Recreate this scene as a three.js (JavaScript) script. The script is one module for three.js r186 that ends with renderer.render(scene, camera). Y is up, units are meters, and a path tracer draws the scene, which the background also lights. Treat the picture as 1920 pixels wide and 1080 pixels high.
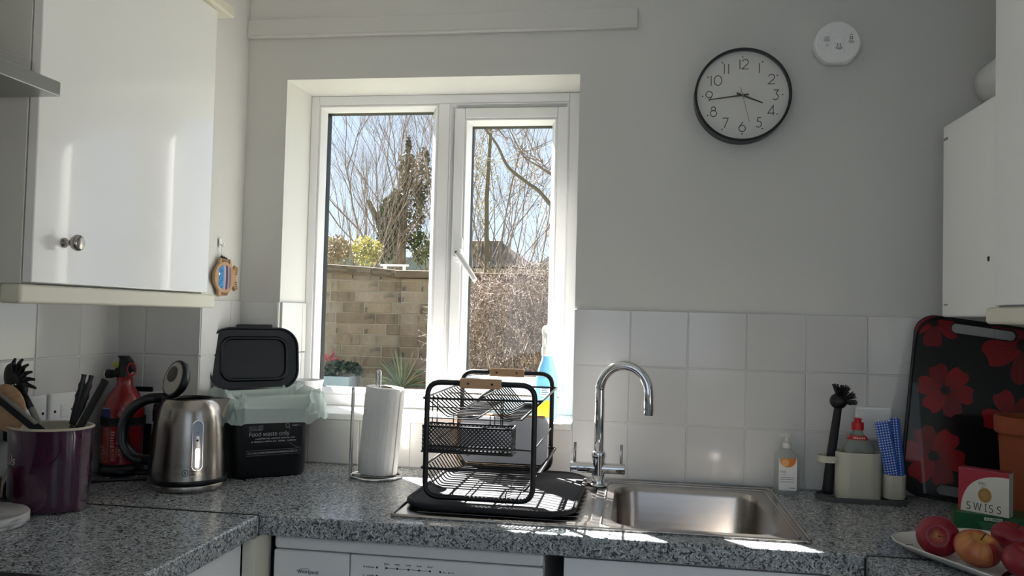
import * as THREE from 'three';
import { RoundedBoxGeometry } from 'three/addons/geometries/RoundedBoxGeometry.js';
import { mergeGeometries, mergeVertices, toCreasedNormals } from 'three/addons/utils/BufferGeometryUtils.js';

// ------------------------------------------------------------------ camera, sky, sun, exposure
const scene = new THREE.Scene();
const F_PX = 1518.66, W_PX = 1920, H_PX = 1080;
const camera = new THREE.PerspectiveCamera(2 * Math.atan(H_PX / 2 / F_PX) * 180 / Math.PI, 16 / 9, 0.05, 200);
camera.position.set(0.1664, 1.3355, 2.2258);
camera.rotation.set(0.0334, 0.1527, 0.0254, 'YXZ');
camera.updateMatrixWorld();
scene.add(camera);

const renderer = new THREE.WebGLRenderer({ antialias: true });
renderer.toneMapping = THREE.LinearToneMapping;
renderer.toneMappingExposure = 1.22;
renderer.shadowMap.enabled = true;

const SUN = new THREE.Vector3(-0.88, 1.17, -1).normalize();
{ // clear spring sky: pale towards the horizon, blue overhead
  const w = 128, h = 64, d = new Float32Array(w * h * 4);
  for (let j = 0; j < h; j++) for (let i = 0; i < w; i++) {
    const e = Math.max(0, Math.sin(((j + 0.5) / h - 0.5) * Math.PI)), t = Math.pow(e, 0.8), k = (j * w + i) * 4;
    d[k] = 0.8 - 0.56 * t; d[k + 1] = 0.93 - 0.45 * t; d[k + 2] = 1.08 - 0.18 * t; d[k + 3] = 1;
  }
  const sky = new THREE.DataTexture(d, w, h, THREE.RGBAFormat, THREE.FloatType);
  sky.mapping = THREE.EquirectangularReflectionMapping; sky.magFilter = THREE.LinearFilter; sky.needsUpdate = true;
  scene.background = sky; scene.backgroundIntensity = 1.0;
}
const sun = new THREE.DirectionalLight(new THREE.Color(1.0, 0.97, 0.93), 60);
sun.position.copy(SUN).multiplyScalar(30); sun.castShadow = true;
sun.shadow.mapSize.set(4096, 4096);
Object.assign(sun.shadow.camera, { left: -14, right: 14, top: 14, bottom: -14, near: 1, far: 80 });
scene.add(sun, sun.target);

// ------------------------------------------------------------------ helpers
let seed = 12345;
const rnd = () => { seed = (seed + 0x6D2B79F5) | 0; let t = Math.imul(seed ^ (seed >>> 15), 1 | seed); t = (t + Math.imul(t ^ (t >>> 7), 61 | t)) ^ t; return ((t ^ (t >>> 14)) >>> 0) / 4294967296; };
const rr = (a, b) => a + (b - a) * rnd();
const V = (x, y, z) => new THREE.Vector3(x, y, z);
const taken = new Map();
function numbered(n) { const k = taken.get(n) ?? 0; taken.set(n, k + 1); return k ? n + '_' + String(k).padStart(3, '0') : n; }
function wp(px, py, z) { // the point of the plane z = const that the photograph shows at a pixel
  const v = V((px - 960) / F_PX, -(py - 540) / F_PX, -1).applyEuler(camera.rotation);
  return camera.position.clone().addScaledVector(v, (z - camera.position.z) / v.z);
}
function part(name, geo, mat, parent, label) {
  const m = new THREE.Mesh(geo, mat); m.name = name; m.castShadow = m.receiveShadow = true;
  if (label) m.userData.label = label;
  parent.add(m); return m;
}
function thing(name, label, category, pos = [0, 0, 0], turn = 0, group) {
  const o = new THREE.Group(); o.name = numbered(name); o.position.set(...pos); o.rotation.y = turn;
  o.userData = { label, category }; if (group) o.userData.group = group;
  scene.add(o); return o;
}
function single(name, label, category, geo, mat, pos = [0, 0, 0], turn = 0, group) {
  const m = part(numbered(name), geo, mat, scene); m.position.set(...pos); m.rotation.y = turn;
  m.userData = { label, category }; if (group) m.userData.group = group; return m;
}
function struct(name, geo, mat, label) {
  const m = geo ? part(name, geo, mat, scene) : new THREE.Group();
  if (!geo) { m.name = name; scene.add(m); }
  m.userData = { kind: 'structure', label, category: name.split('_')[0] }; return m;
}
function M(...gs) {
  const out = gs.flat().map((g) => {
    g = g.index ? g.toNonIndexed() : g;
    for (const k of Object.keys(g.attributes)) if (!['position', 'normal', 'uv', 'color'].includes(k)) g.deleteAttribute(k);
    if (!g.attributes.uv) g.setAttribute('uv', new THREE.BufferAttribute(new Float32Array(g.attributes.position.count * 2), 2));
    if (!g.attributes.normal) g.computeVertexNormals();
    return g;
  });
  return out.length === 1 ? out[0] : mergeGeometries(out);
}
function bx(w, h, d, x = 0, y = 0, z = 0, r = 0, s = 2) {
  const g = r ? new RoundedBoxGeometry(w, h, d, s, Math.min(r, w / 2.01, h / 2.01, d / 2.01)) : new THREE.BoxGeometry(w, h, d);
  return g.translate(x, y, z);
}
const box2 = (x0, x1, y0, y1, z0, z1, r = 0, s = 2) => bx(x1 - x0, y1 - y0, z1 - z0, (x0 + x1) / 2, (y0 + y1) / 2, (z0 + z1) / 2, r, s);
function cyl(r0, r1, h, x = 0, y = 0, z = 0, seg = 24) { return new THREE.CylinderGeometry(r1, r0, h, seg).translate(x, y + h / 2, z); }
function lathe(p, seg = 40) { return new THREE.LatheGeometry(p.map(([r, y]) => new THREE.Vector2(Math.max(r, 1e-5), y)), seg); }
function crease(g, a = 0.6) { return toCreasedNormals(g, a); }
function sweep(pts, r, rad = 8, closed = false, taper) { // a round bar along a polyline
  pts = pts.map((p) => (p.isVector3 ? p : V(...p)));
  const n = pts.length, pos = [], idx = [], uv = [], T = [];
  for (let i = 0; i < n; i++) {
    const a = pts[closed ? (i + n - 1) % n : Math.max(0, i - 1)], b = pts[closed ? (i + 1) % n : Math.min(n - 1, i + 1)];
    T.push(b.clone().sub(a).normalize());
  }
  let N = Math.abs(T[0].y) < 0.9 ? V(0, 1, 0) : V(1, 0, 0); N.sub(T[0].clone().multiplyScalar(N.dot(T[0]))).normalize();
  let L = 0;
  for (let i = 0; i < n; i++) {
    if (i) { N.sub(T[i].clone().multiplyScalar(N.dot(T[i]))).normalize(); L += pts[i].distanceTo(pts[i - 1]); }
    const B = T[i].clone().cross(N), q = Array.isArray(r) ? r[i] : taper ? r + (taper - r) * i / (n - 1) : r;
    for (let k = 0; k <= rad; k++) {
      const a = k / rad * Math.PI * 2, c = Math.cos(a) * q, s = Math.sin(a) * q;
      pos.push(pts[i].x + N.x * c + B.x * s, pts[i].y + N.y * c + B.y * s, pts[i].z + N.z * c + B.z * s); uv.push(k / rad, L);
    }
  }
  const R = rad + 1, rows = closed ? n : n - 1;
  for (let i = 0; i < rows; i++) for (let k = 0; k < rad; k++) {
    const a = i * R + k, b = ((i + 1) % n) * R + k; idx.push(a, a + 1, b, b, a + 1, b + 1);
  }
  if (!closed) for (const [e, flip] of [[0, 1], [n - 1, 0]]) {
    const c = pos.length / 3; pos.push(pts[e].x, pts[e].y, pts[e].z); uv.push(0, 0);
    for (let k = 0; k < rad; k++) { const a = e * R + k; flip ? idx.push(c, a + 1, a) : idx.push(c, a, a + 1); }
  }
  const g = new THREE.BufferGeometry();
  g.setAttribute('position', new THREE.Float32BufferAttribute(pos, 3)); g.setAttribute('uv', new THREE.Float32BufferAttribute(uv, 2));
  g.setIndex(idx); g.computeVertexNormals(); return g;
}
function bend(pts, rad, closed = false, seg = 6) { // polyline with rounded corners
  pts = pts.map((p) => (p.isVector3 ? p : V(...p))); const out = [], n = pts.length;
  for (let i = 0; i < n; i++) {
    if (!closed && (i === 0 || i === n - 1)) { out.push(pts[i]); continue; }
    const p = pts[i], a = pts[(i + n - 1) % n], b = pts[(i + 1) % n], la = a.distanceTo(p), lb = b.distanceTo(p), q = Math.min(rad, la / 2.05, lb / 2.05);
    const s = p.clone().lerp(a, q / la), e = p.clone().lerp(b, q / lb);
    for (let k = 0; k <= seg; k++) { const t = k / seg; out.push(s.clone().multiplyScalar((1 - t) * (1 - t)).addScaledVector(p, 2 * t * (1 - t)).addScaledVector(e, t * t)); }
  }
  return out;
}
function spline(pts, n = 24, closed = false) { return new THREE.CatmullRomCurve3(pts.map((p) => (p.isVector3 ? p : V(...p))), closed, 'centripetal').getPoints(n); }
function rrect(w, h, r, x = 0, y = 0, S = THREE.Shape) {
  const s = new S(), a = x - w / 2, b = x + w / 2, c = y - h / 2, d = y + h / 2;
  s.moveTo(a + r, c); s.lineTo(b - r, c); s.absarc(b - r, c + r, r, -Math.PI / 2, 0); s.lineTo(b, d - r); s.absarc(b - r, d - r, r, 0, Math.PI / 2);
  s.lineTo(a + r, d); s.absarc(a + r, d - r, r, Math.PI / 2, Math.PI); s.lineTo(a, c + r); s.absarc(a + r, c + r, r, Math.PI, Math.PI * 1.5); return s;
}
function poly(p, S = THREE.Shape) { const s = new S(); p.forEach(([x, y], i) => (i ? s.lineTo(x, y) : s.moveTo(x, y))); s.closePath(); return s; }
function ext(shape, depth, bevel = 0, seg = 8) {
  return new THREE.ExtrudeGeometry(shape, { depth: depth - 2 * bevel, bevelEnabled: bevel > 0, bevelSize: bevel, bevelThickness: bevel, bevelOffset: -bevel, bevelSegments: 2, curveSegments: seg }).translate(0, 0, bevel);
}
function flat(g) { return g.rotateX(-Math.PI / 2); } // drawn in x and -z, thick upwards
function loft(rings, capA = false, capB = false) { // closed rings of equal count
  const n = rings[0].length, pos = [], idx = [], uv = [];
  rings.forEach((R, j) => { for (let i = 0; i <= n; i++) { const p = R[i % n]; pos.push(p[0], p[1], p[2]); uv.push(i / n, j / (rings.length - 1)); } });
  for (let j = 0; j < rings.length - 1; j++) for (let i = 0; i < n; i++) { const a = j * (n + 1) + i, b = a + n + 1; idx.push(a, a + 1, b, b, a + 1, b + 1); }
  for (const [on, j, f] of [[capA, 0, 1], [capB, rings.length - 1, 0]]) if (on) {
    const c = pos.length / 3, R = rings[j], m = [0, 1, 2].map((k) => R.reduce((s, p) => s + p[k], 0) / n);
    pos.push(...m); uv.push(0.5, 0.5);
    for (let i = 0; i < n; i++) { const a = j * (n + 1) + i; f ? idx.push(c, a + 1, a) : idx.push(c, a, a + 1); }
  }
  const g = new THREE.BufferGeometry();
  g.setAttribute('position', new THREE.Float32BufferAttribute(pos, 3)); g.setAttribute('uv', new THREE.Float32BufferAttribute(uv, 2));
  g.setIndex(idx); return crease(mergeNear(g), 0.7);
}
function mergeNear(g) { g.computeVertexNormals(); return g; }
function ring(w, d, r, y, x = 0, z = 0, n = 6) { // rounded rectangle ring in xz, counter-clockwise seen from below
  const out = [];
  for (const [cx, cz, a0] of [[1, 1, 0], [-1, 1, 1], [-1, -1, 2], [1, -1, 3]])
    for (let k = 0; k <= n; k++) { const a = (a0 + k / n) * Math.PI / 2; out.push([x + cx * (w / 2 - r) + Math.cos(a) * r, y, z + cz * (d / 2 - r) + Math.sin(a) * r]); }
  return out.reverse();
}
function uvBox(g, s = 1) { // texture coordinates in metres, projected along each face's own axis
  g = g.index ? g.toNonIndexed() : g; const p = g.attributes.position, n = g.attributes.normal, uv = new Float32Array(p.count * 2);
  for (let i = 0; i < p.count; i++) {
    const ax = Math.abs(n.getX(i)), ay = Math.abs(n.getY(i)), az = Math.abs(n.getZ(i)), x = p.getX(i), y = p.getY(i), z = p.getZ(i);
    const [a, b] = ay >= ax && ay >= az ? [x, z] : ax >= az ? [z, y] : [x, y]; uv[2 * i] = a / s; uv[2 * i + 1] = b / s;
  }
  g.setAttribute('uv', new THREE.BufferAttribute(uv, 2)); return g;
}

// ------------------------------------------------------------------ textures
function hash(x, y, s) { let h = Math.imul(x, 374761393) ^ Math.imul(y, 668265263) ^ Math.imul(s, 2246822519); h = Math.imul(h ^ (h >>> 13), 1274126177); return ((h ^ (h >>> 16)) >>> 0) / 4294967296; }
function vnoise(x, y, per, s) { // tileable value noise with period `per`
  const x0 = Math.floor(x), y0 = Math.floor(y), fx = x - x0, fy = y - y0, u = fx * fx * (3 - 2 * fx), v = fy * fy * (3 - 2 * fy);
  const m = (a) => ((a % per) + per) % per, a = hash(m(x0), m(y0), s), b = hash(m(x0 + 1), m(y0), s), c = hash(m(x0), m(y0 + 1), s), d = hash(m(x0 + 1), m(y0 + 1), s);
  return a + (b - a) * u + (c - a) * v + (a - b - c + d) * u * v;
}
function tex(w, h, fn, srgb = true, repeat = 1) {
  const d = new Uint8Array(w * h * 4);
  for (let j = 0; j < h; j++) for (let i = 0; i < w; i++) { const c = fn(i / w, j / h), k = (j * w + i) * 4; d[k] = Math.max(0, Math.min(255, c[0])); d[k + 1] = Math.max(0, Math.min(255, c[1])); d[k + 2] = Math.max(0, Math.min(255, c[2])); d[k + 3] = 255; }
  const t = new THREE.DataTexture(d, w, h); t.wrapS = t.wrapT = THREE.RepeatWrapping; t.magFilter = THREE.LinearFilter; t.minFilter = THREE.LinearMipmapLinearFilter; t.generateMipmaps = true;
  if (srgb) t.colorSpace = THREE.SRGBColorSpace; t.repeat.set(repeat, repeat); t.needsUpdate = true; return t;
}
function canvasTex(w, h, draw) {
  const c = document.createElement('canvas'); c.width = w; c.height = h; const g = c.getContext('2d'); draw(g, w, h);
  const t = new THREE.CanvasTexture(c); t.colorSpace = THREE.SRGBColorSpace; return t;
}
const mix = (a, b, t) => a.map((v, i) => v + (b[i] - v) * t);
const graniteTex = tex(1024, 1024, (u, v) => { // 0.5 m of speckled laminate
  const a = vnoise((u + v) * 118, (u - v) * 118, 118, 1), b = vnoise((u + 2 * v) * 96, (2 * u - v) * 96, 96, 2), c = vnoise((u - v) * 72, (u + v) * 72, 72, 3), f = hash(Math.floor(u * 1024), Math.floor(v * 1024), 4);
  let col = mix([134, 137, 138], [172, 175, 175], c);
  if (a > 0.62) col = mix(col, [204, 206, 204], Math.min(1, (a - 0.62) * 5));
  if (b > 0.66) col = mix(col, [60, 62, 64], Math.min(1, (b - 0.66) * 6));
  if (c < 0.27) col = mix(col, [78, 81, 83], Math.min(1, (0.27 - c) * 7));
  return col.map((x) => x + (f - 0.5) * 16);
}, true, 2);
const brushTex = tex(256, 256, (u, v) => { const n = 128 + (vnoise(u * 4, v * 128, 128, 5) - 0.5) * 150 + (hash(0, Math.floor(v * 256), 6) - 0.5) * 50; return [n, n, n]; }, false);
const grainTex = tex(256, 256, (u, v) => { const n = 90 + 120 * (0.6 * vnoise(u * 32, v * 32, 32, 7) + 0.4 * vnoise(u * 96, v * 96, 96, 8)); return [n, n, n]; }, false);
const woodTex = tex(256, 256, (u, v) => { const w = vnoise(u * 3, v * 26 + 1.6 * vnoise(u * 4, v * 4, 4, 9), 26, 10), f = vnoise(u * 8, v * 128, 128, 11); return mix([176, 136, 98], [206, 170, 132], 0.6 * w + 0.4 * f); });
const marbleTex = tex(256, 256, (u, v) => { const n = vnoise(u * 4, v * 4, 4, 12) * 0.6 + vnoise(u * 12, v * 12, 12, 13) * 0.4, k = Math.abs(Math.sin((u + v + n * 1.1) * Math.PI * 2)); return mix([150, 148, 146], [214, 211, 207], Math.min(1, k * 2.2)); });
const stoneTex = tex(512, 512, (u, v) => { // weathered limestone: mottled, with dark growth
  const n = 0.5 * vnoise(u * 6, v * 6, 6, 14) + 0.3 * vnoise(u * 20, v * 20, 20, 15) + 0.2 * vnoise(u * 80, v * 80, 80, 16), m = vnoise(u * 9, v * 5, 45, 17);
  let c = mix([116, 101, 83], [158, 141, 118], n); if (m > 0.66) c = mix(c, [74, 70, 64], Math.min(0.6, (m - 0.66) * 3)); return c;
});
const barkTex = tex(128, 128, (u, v) => { const n = vnoise(u * 16, v * 6, 48, 18); return mix([92, 80, 68], [146, 130, 112], n); });
const clothTex = tex(128, 128, (u, v) => { const a = (u * 8) % 1, b = (v * 8) % 1, d = Math.min(Math.abs(a - 0.5) + Math.abs(b - 0.5), 1); return d < 0.36 ? [232, 237, 246] : [58, 94, 184]; });
const foliageBump = grainTex;

// ------------------------------------------------------------------ materials
const std = (color, roughness = 0.5, o = {}) => new THREE.MeshStandardMaterial({ color, roughness, ...o });
const phy = (color, roughness = 0.5, o = {}) => new THREE.MeshPhysicalMaterial({ color, roughness, ...o });
const mt = {
  paint: std('#d8d7d2', 0.75, { bumpMap: grainTex, bumpScale: 0.0004 }),
  reveal: std('#e6e5e1', 0.6), ceiling: std('#f2f2f0', 0.9), grout: std('#d6d5d0', 0.9),
  floor: std('#c6c1b7', 0.5), skirting: std('#e8e6e0', 0.5),
  tile: [phy('#d8d7d4', 0.12, { clearcoat: 0.3, clearcoatRoughness: 0.05 }), phy('#d5d4d1', 0.14, { clearcoat: 0.3, clearcoatRoughness: 0.06 }), phy('#dad9d6', 0.1, { clearcoat: 0.3, clearcoatRoughness: 0.05 })],
  upvc: phy('#f3f3f3', 0.25), gasket: std('#15161a', 0.6), handleW: phy('#f0f0ef', 0.22),
  pane: phy('#ffffff', 0, { transmission: 1, thickness: 0, ior: 1.45 }),
  granite: phy('#ffffff', 0.22, { map: graniteTex, specularIntensity: 0.8 }), joint: std('#0d0d0e', 0.5),
  doorGloss: phy('#f4f4f2', 0.16, { clearcoat: 0.5, clearcoatRoughness: 0.04 }), carcass: std('#d9d8d2', 0.5), cream: std('#dedac8', 0.45), greyPanel: std('#85837c', 0.5),
  steel: std('#aca6a0', 0.24, { metalness: 1, bumpMap: brushTex, bumpScale: 0.00012 }), steelSink: std('#aca6a0', 0.26, { metalness: 1, bumpMap: brushTex, bumpScale: 0.0001 }),
  chrome: std('#dcdcdd', 0.06, { metalness: 1 }), nickel: std('#a9a39c', 0.22, { metalness: 1 }), hood: std('#a3a3a1', 0.38, { metalness: 0.85 }), darkSlot: std('#1b1b1c', 0.6),
  black: phy('#0b0c0e', 0.35), blackMatt: std('#101113', 0.65), blackWire: std('#08080a', 0.4), rubber: std('#161617', 0.8), mat: std('#2a2b2f', 0.9, { bumpMap: grainTex, bumpScale: 0.001 }),
  white: phy('#e9e9e6', 0.35), whitePlastic: phy('#f4f4f1', 0.3), clockFace: std('#dedcd6', 0.6), paper: std('#efede8', 0.95, { bumpMap: grainTex, bumpScale: 0.0016 }),
  wood: std('#ffffff', 0.55, { map: woodTex }), board: phy('#ededf2', 0.9, { transmission: 0.4, thickness: 0 }),
  machine: phy('#ecebe9', 0.3), red: phy('#930c1b', 0.22, { clearcoat: 0.6 }), redCap: phy('#c21420', 0.35), terracotta: std('#94492a', 0.85, { bumpMap: grainTex, bumpScale: 0.0006 }),
  purple: phy('#3a1630', 0.12, { clearcoat: 1, clearcoatRoughness: 0.03 }), creamGlaze: phy('#cfc6b0', 0.25), caddyBeige: phy('#cdc9b6', 0.4), caddyDark: std('#5d5d59', 0.55),
  cloth: std('#ffffff', 0.95, { map: clothTex }), bag: phy('#dcebe3', 0.4, { transparent: true, opacity: 0.62, side: THREE.DoubleSide }),
  marble: phy('#ffffff', 0.3, { map: marbleTex }), copper: std('#b4714e', 0.3, { metalness: 1 }), jarGlass: phy('#ffffff', 0.02, { transmission: 1, thickness: 0, ior: 1.45 }),
  platter: phy('#dcdad2', 0.2), platterMark: phy('#16191a', 0.25), brass: std('#8a7a58', 0.35, { metalness: 1 }), darkHand: std('#2a2522', 0.4),
  stone: ['#ffffff', '#f7f3ed', '#fbf7f1', '#dcd6cd', '#f3efe9'].map((c) => std(c, 0.95, { map: stoneTex, bumpMap: stoneTex, bumpScale: 0.012 })), mortar: std('#948a76', 1), coping: std('#c4bcae', 0.95, { map: stoneTex, bumpMap: stoneTex, bumpScale: 0.01 }),
  bark: std('#ffffff', 0.95, { map: barkTex }), barkPale: std('#8d7f6d', 0.95), barkMoss: std('#5d5540', 0.95), twig: std('#ffffff', 0.9, { vertexColors: true }), leaf: std('#ffffff', 0.55, { vertexColors: true, side: THREE.DoubleSide }),
  lawn: std('#4a4d38', 1, { bumpMap: grainTex, bumpScale: 0.01 }), roofTile: std('#5a5048', 0.9), houseWall: std('#b0a28a', 0.95), hill: std('#8d9286', 1), planter: std('#8d9ca3', 0.7), render_: std('#d8d1c2', 0.9),
};
function scribble(g, x, y, w, h) { for (let i = 0; i < w; i += h * 0.55) { const k = hash(Math.round(x + i), Math.round(y), 77); if (k > 0.14) g.fillRect(x + i, y - h * (0.55 + 0.45 * k), h * 0.3, h * (0.55 + 0.3 * k)); } } // print too small to read
const decal = (map, o = {}) => std('#ffffff', 0.5, { map, transparent: true, ...o });
function print(name, w, h, pxW, pxH, draw, parent, pos, rot = [0, 0, 0], o = {}) {
  const m = part(name, new THREE.PlaneGeometry(w, h), decal(canvasTex(pxW, pxH, draw), o), parent); m.position.set(...pos); m.rotation.set(...rot); m.castShadow = false; return m;
}

// ------------------------------------------------------------------ the room
const XL = -1.22, XB = -0.981, ZB = 0.216, XR = 1.213, WL = -0.858, WT = 2.008, SILL = 1.043, T = 0.1525, Y0 = 0.9, ZF = 2.85, HC = 2.4;
const wallBack = (() => {
  const s = poly([[XL - 0.2, -0.1], [XR + 0.2, -0.1], [XR + 0.2, HC + 0.1], [XL - 0.2, HC + 0.1]]);
  s.holes.push(poly([[WL, SILL - 0.02], [WL, WT], [0, WT], [0, SILL - 0.02]], THREE.Path));
  return struct('wall_back', uvBox(ext(s, 0.3).translate(0, 0, -0.3), 0.5), mt.paint, 'off-white painted wall with the window and white tiled splashback');
})();
const wallLeft = struct('wall_left', uvBox(box2(XL - 0.15, XL, -0.1, HC + 0.1, 0, ZF + 0.1), 0.5), mt.paint, 'off-white wall behind the cooker hood and wall cupboard');
const wallCorner = struct('wall_corner', uvBox(box2(XL, XB, 0, HC, 0, ZB), 0.5), mt.paint, 'boxed-in corner pillar between the wall cupboard and window');
const PZ0 = 1.1, PZ1 = 2.1, PY = 2.08; // opening of the garden door beside the viewer
struct('wall_right', uvBox(M(box2(XR, XR + 0.2, -0.1, HC + 0.1, 0, PZ0), box2(XR, XR + 0.2, -0.1, HC + 0.1, PZ1, ZF + 0.1), box2(XR, XR + 0.2, PY, HC + 0.1, PZ0, PZ1), box2(XR, XR + 0.2, -0.1, 0, PZ0, PZ1)), 0.5), mt.paint, 'off-white wall behind the boiler');
const QX0 = -1.1, QX1 = 0.75, QY0 = 0.95, QY1 = 2.1; // opening of the second window, behind the viewer
struct('wall_front', uvBox(M(box2(XL, QX0, 0, HC, ZF, ZF + 0.2), box2(QX1, XR, 0, HC, ZF, ZF + 0.2), box2(QX0, QX1, 0, QY0, ZF, ZF + 0.2), box2(QX0, QX1, QY1, HC, ZF, ZF + 0.2)), 0.5), mt.paint, 'off-white wall with the second window');
{
  const w = struct('window_2', null, null, 'white second window facing the sink window'), z = ZF + 0.08, m = (QX0 + QX1) / 2;
  part('frame', M(box2(QX0, QX0 + 0.05, QY0, QY1, z, z + 0.06), box2(QX1 - 0.05, QX1, QY0, QY1, z, z + 0.06), box2(QX0 + 0.05, QX1 - 0.05, QY0, QY0 + 0.05, z, z + 0.06), box2(QX0 + 0.05, QX1 - 0.05, QY1 - 0.05, QY1, z, z + 0.06), box2(m - 0.03, m + 0.03, QY0 + 0.05, QY1 - 0.05, z, z + 0.06)), mt.upvc, w);
  for (const [a, b] of [[QX0 + 0.05, m - 0.03], [m + 0.03, QX1 - 0.05]]) part('pane', box2(a, b, QY0 + 0.05, QY1 - 0.05, z + 0.03, z + 0.034), mt.pane, w, 'clear glass pane');
}
struct('floor', box2(XL, XR, -0.1, 0, 0, ZF), mt.floor, 'beige kitchen floor');
struct('ceiling', box2(XL, XR, HC, HC + 0.1, 0, ZF), mt.ceiling, 'white ceiling');
const tileGeo = new Map();
function tile(parent, face, u0, u1, v0, v1, at) { // one glazed wall tile
  const w = u1 - u0 - 0.0028, h = v1 - v0 - 0.0028, key = w.toFixed(4) + 'x' + h.toFixed(4);
  if (w < 0.012 || h < 0.012) return;
  if (!tileGeo.has(key)) tileGeo.set(key, bx(w, h, 0.007, 0, 0, 0, 0.0022, 1));
  const m = part('tile', tileGeo.get(key), mt.tile[Math.floor(rnd() * 3)], parent), u = (u0 + u1) / 2, v = (v0 + v1) / 2, p = at + 0.0035 + rr(0, 0.0005);
  if (face === 'z') m.position.set(u, v, p); else { m.position.set(p, v, u); m.rotation.y = Math.PI / 2; }
  m.rotateX(rr(-0.004, 0.004)); m.rotateY(rr(-0.004, 0.004)); return m;
}
function tiled(parent, face, cuts, at, v = [0, 1, 2], top = Y0 + 3 * T) {
  for (let i = 0; i + 1 < cuts.length; i++) for (const j of v) { const y = Y0 + j * T; tile(parent, face, Math.min(cuts[i], cuts[i + 1]), Math.max(cuts[i], cuts[i + 1]), y, Math.min(y + T, top), at); }
}
tiled(wallBack, 'z', [0, 1, 2, 3, 4, 5, 6, 7].map((i) => i * T).concat(XR), 0);
tiled(wallBack, 'z', [WL, -0.757, -0.604, -0.452, -0.3, -0.148, 0], 0, [0], SILL);
tiled(wallBack, 'z', [XB, WL], 0);
tiled(wallCorner, 'x', [0, 0.067, ZB + 0.006], XB);
tiled(wallCorner, 'z', [XL, -1.135, XB + 0.006], ZB);
tiled(wallLeft, 'x', [ZB, 0.3738, 0.5263, 0.6788, 0.8313, 0.9838, 1.1363, 1.2888, 1.4413, 1.5938], XL);
tiled(wallBack, 'x', [-0.002, -0.15, -0.18], WL, [1, 2]);
part('grout', M(box2(0, XR, Y0, Y0 + 3 * T - 0.002, 0, 0.0054), box2(WL, 0, Y0, SILL - 0.012, 0, 0.0054), box2(XB, WL, Y0, Y0 + 3 * T - 0.002, 0, 0.0054)), mt.grout, wallBack);
part('grout', M(box2(XB, XB + 0.0054, Y0, Y0 + 3 * T - 0.002, 0, ZB), box2(XL, XB, Y0, Y0 + 3 * T - 0.002, ZB, ZB + 0.0054)), mt.grout, wallCorner);
part('grout', box2(XL, XL + 0.0054, Y0, Y0 + 3 * T - 0.002, ZB, 1.6), mt.grout, wallLeft);

const sill = struct('trim_1', uvBox(box2(WL + 0.002, -0.002, SILL - 0.018, SILL, -0.2, 0.012, 0.003), 0.5), mt.reveal, 'white window sill below the white window');
const batten = struct('trim_2', M(box2(XB, 0.155, 2.136, 2.185, 0, 0.014, 0.002), box2(XB, 0.155, 2.13, 2.138, 0, 0.018, 0.003)), mt.paint, 'white painted wooden batten above the window');

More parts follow.
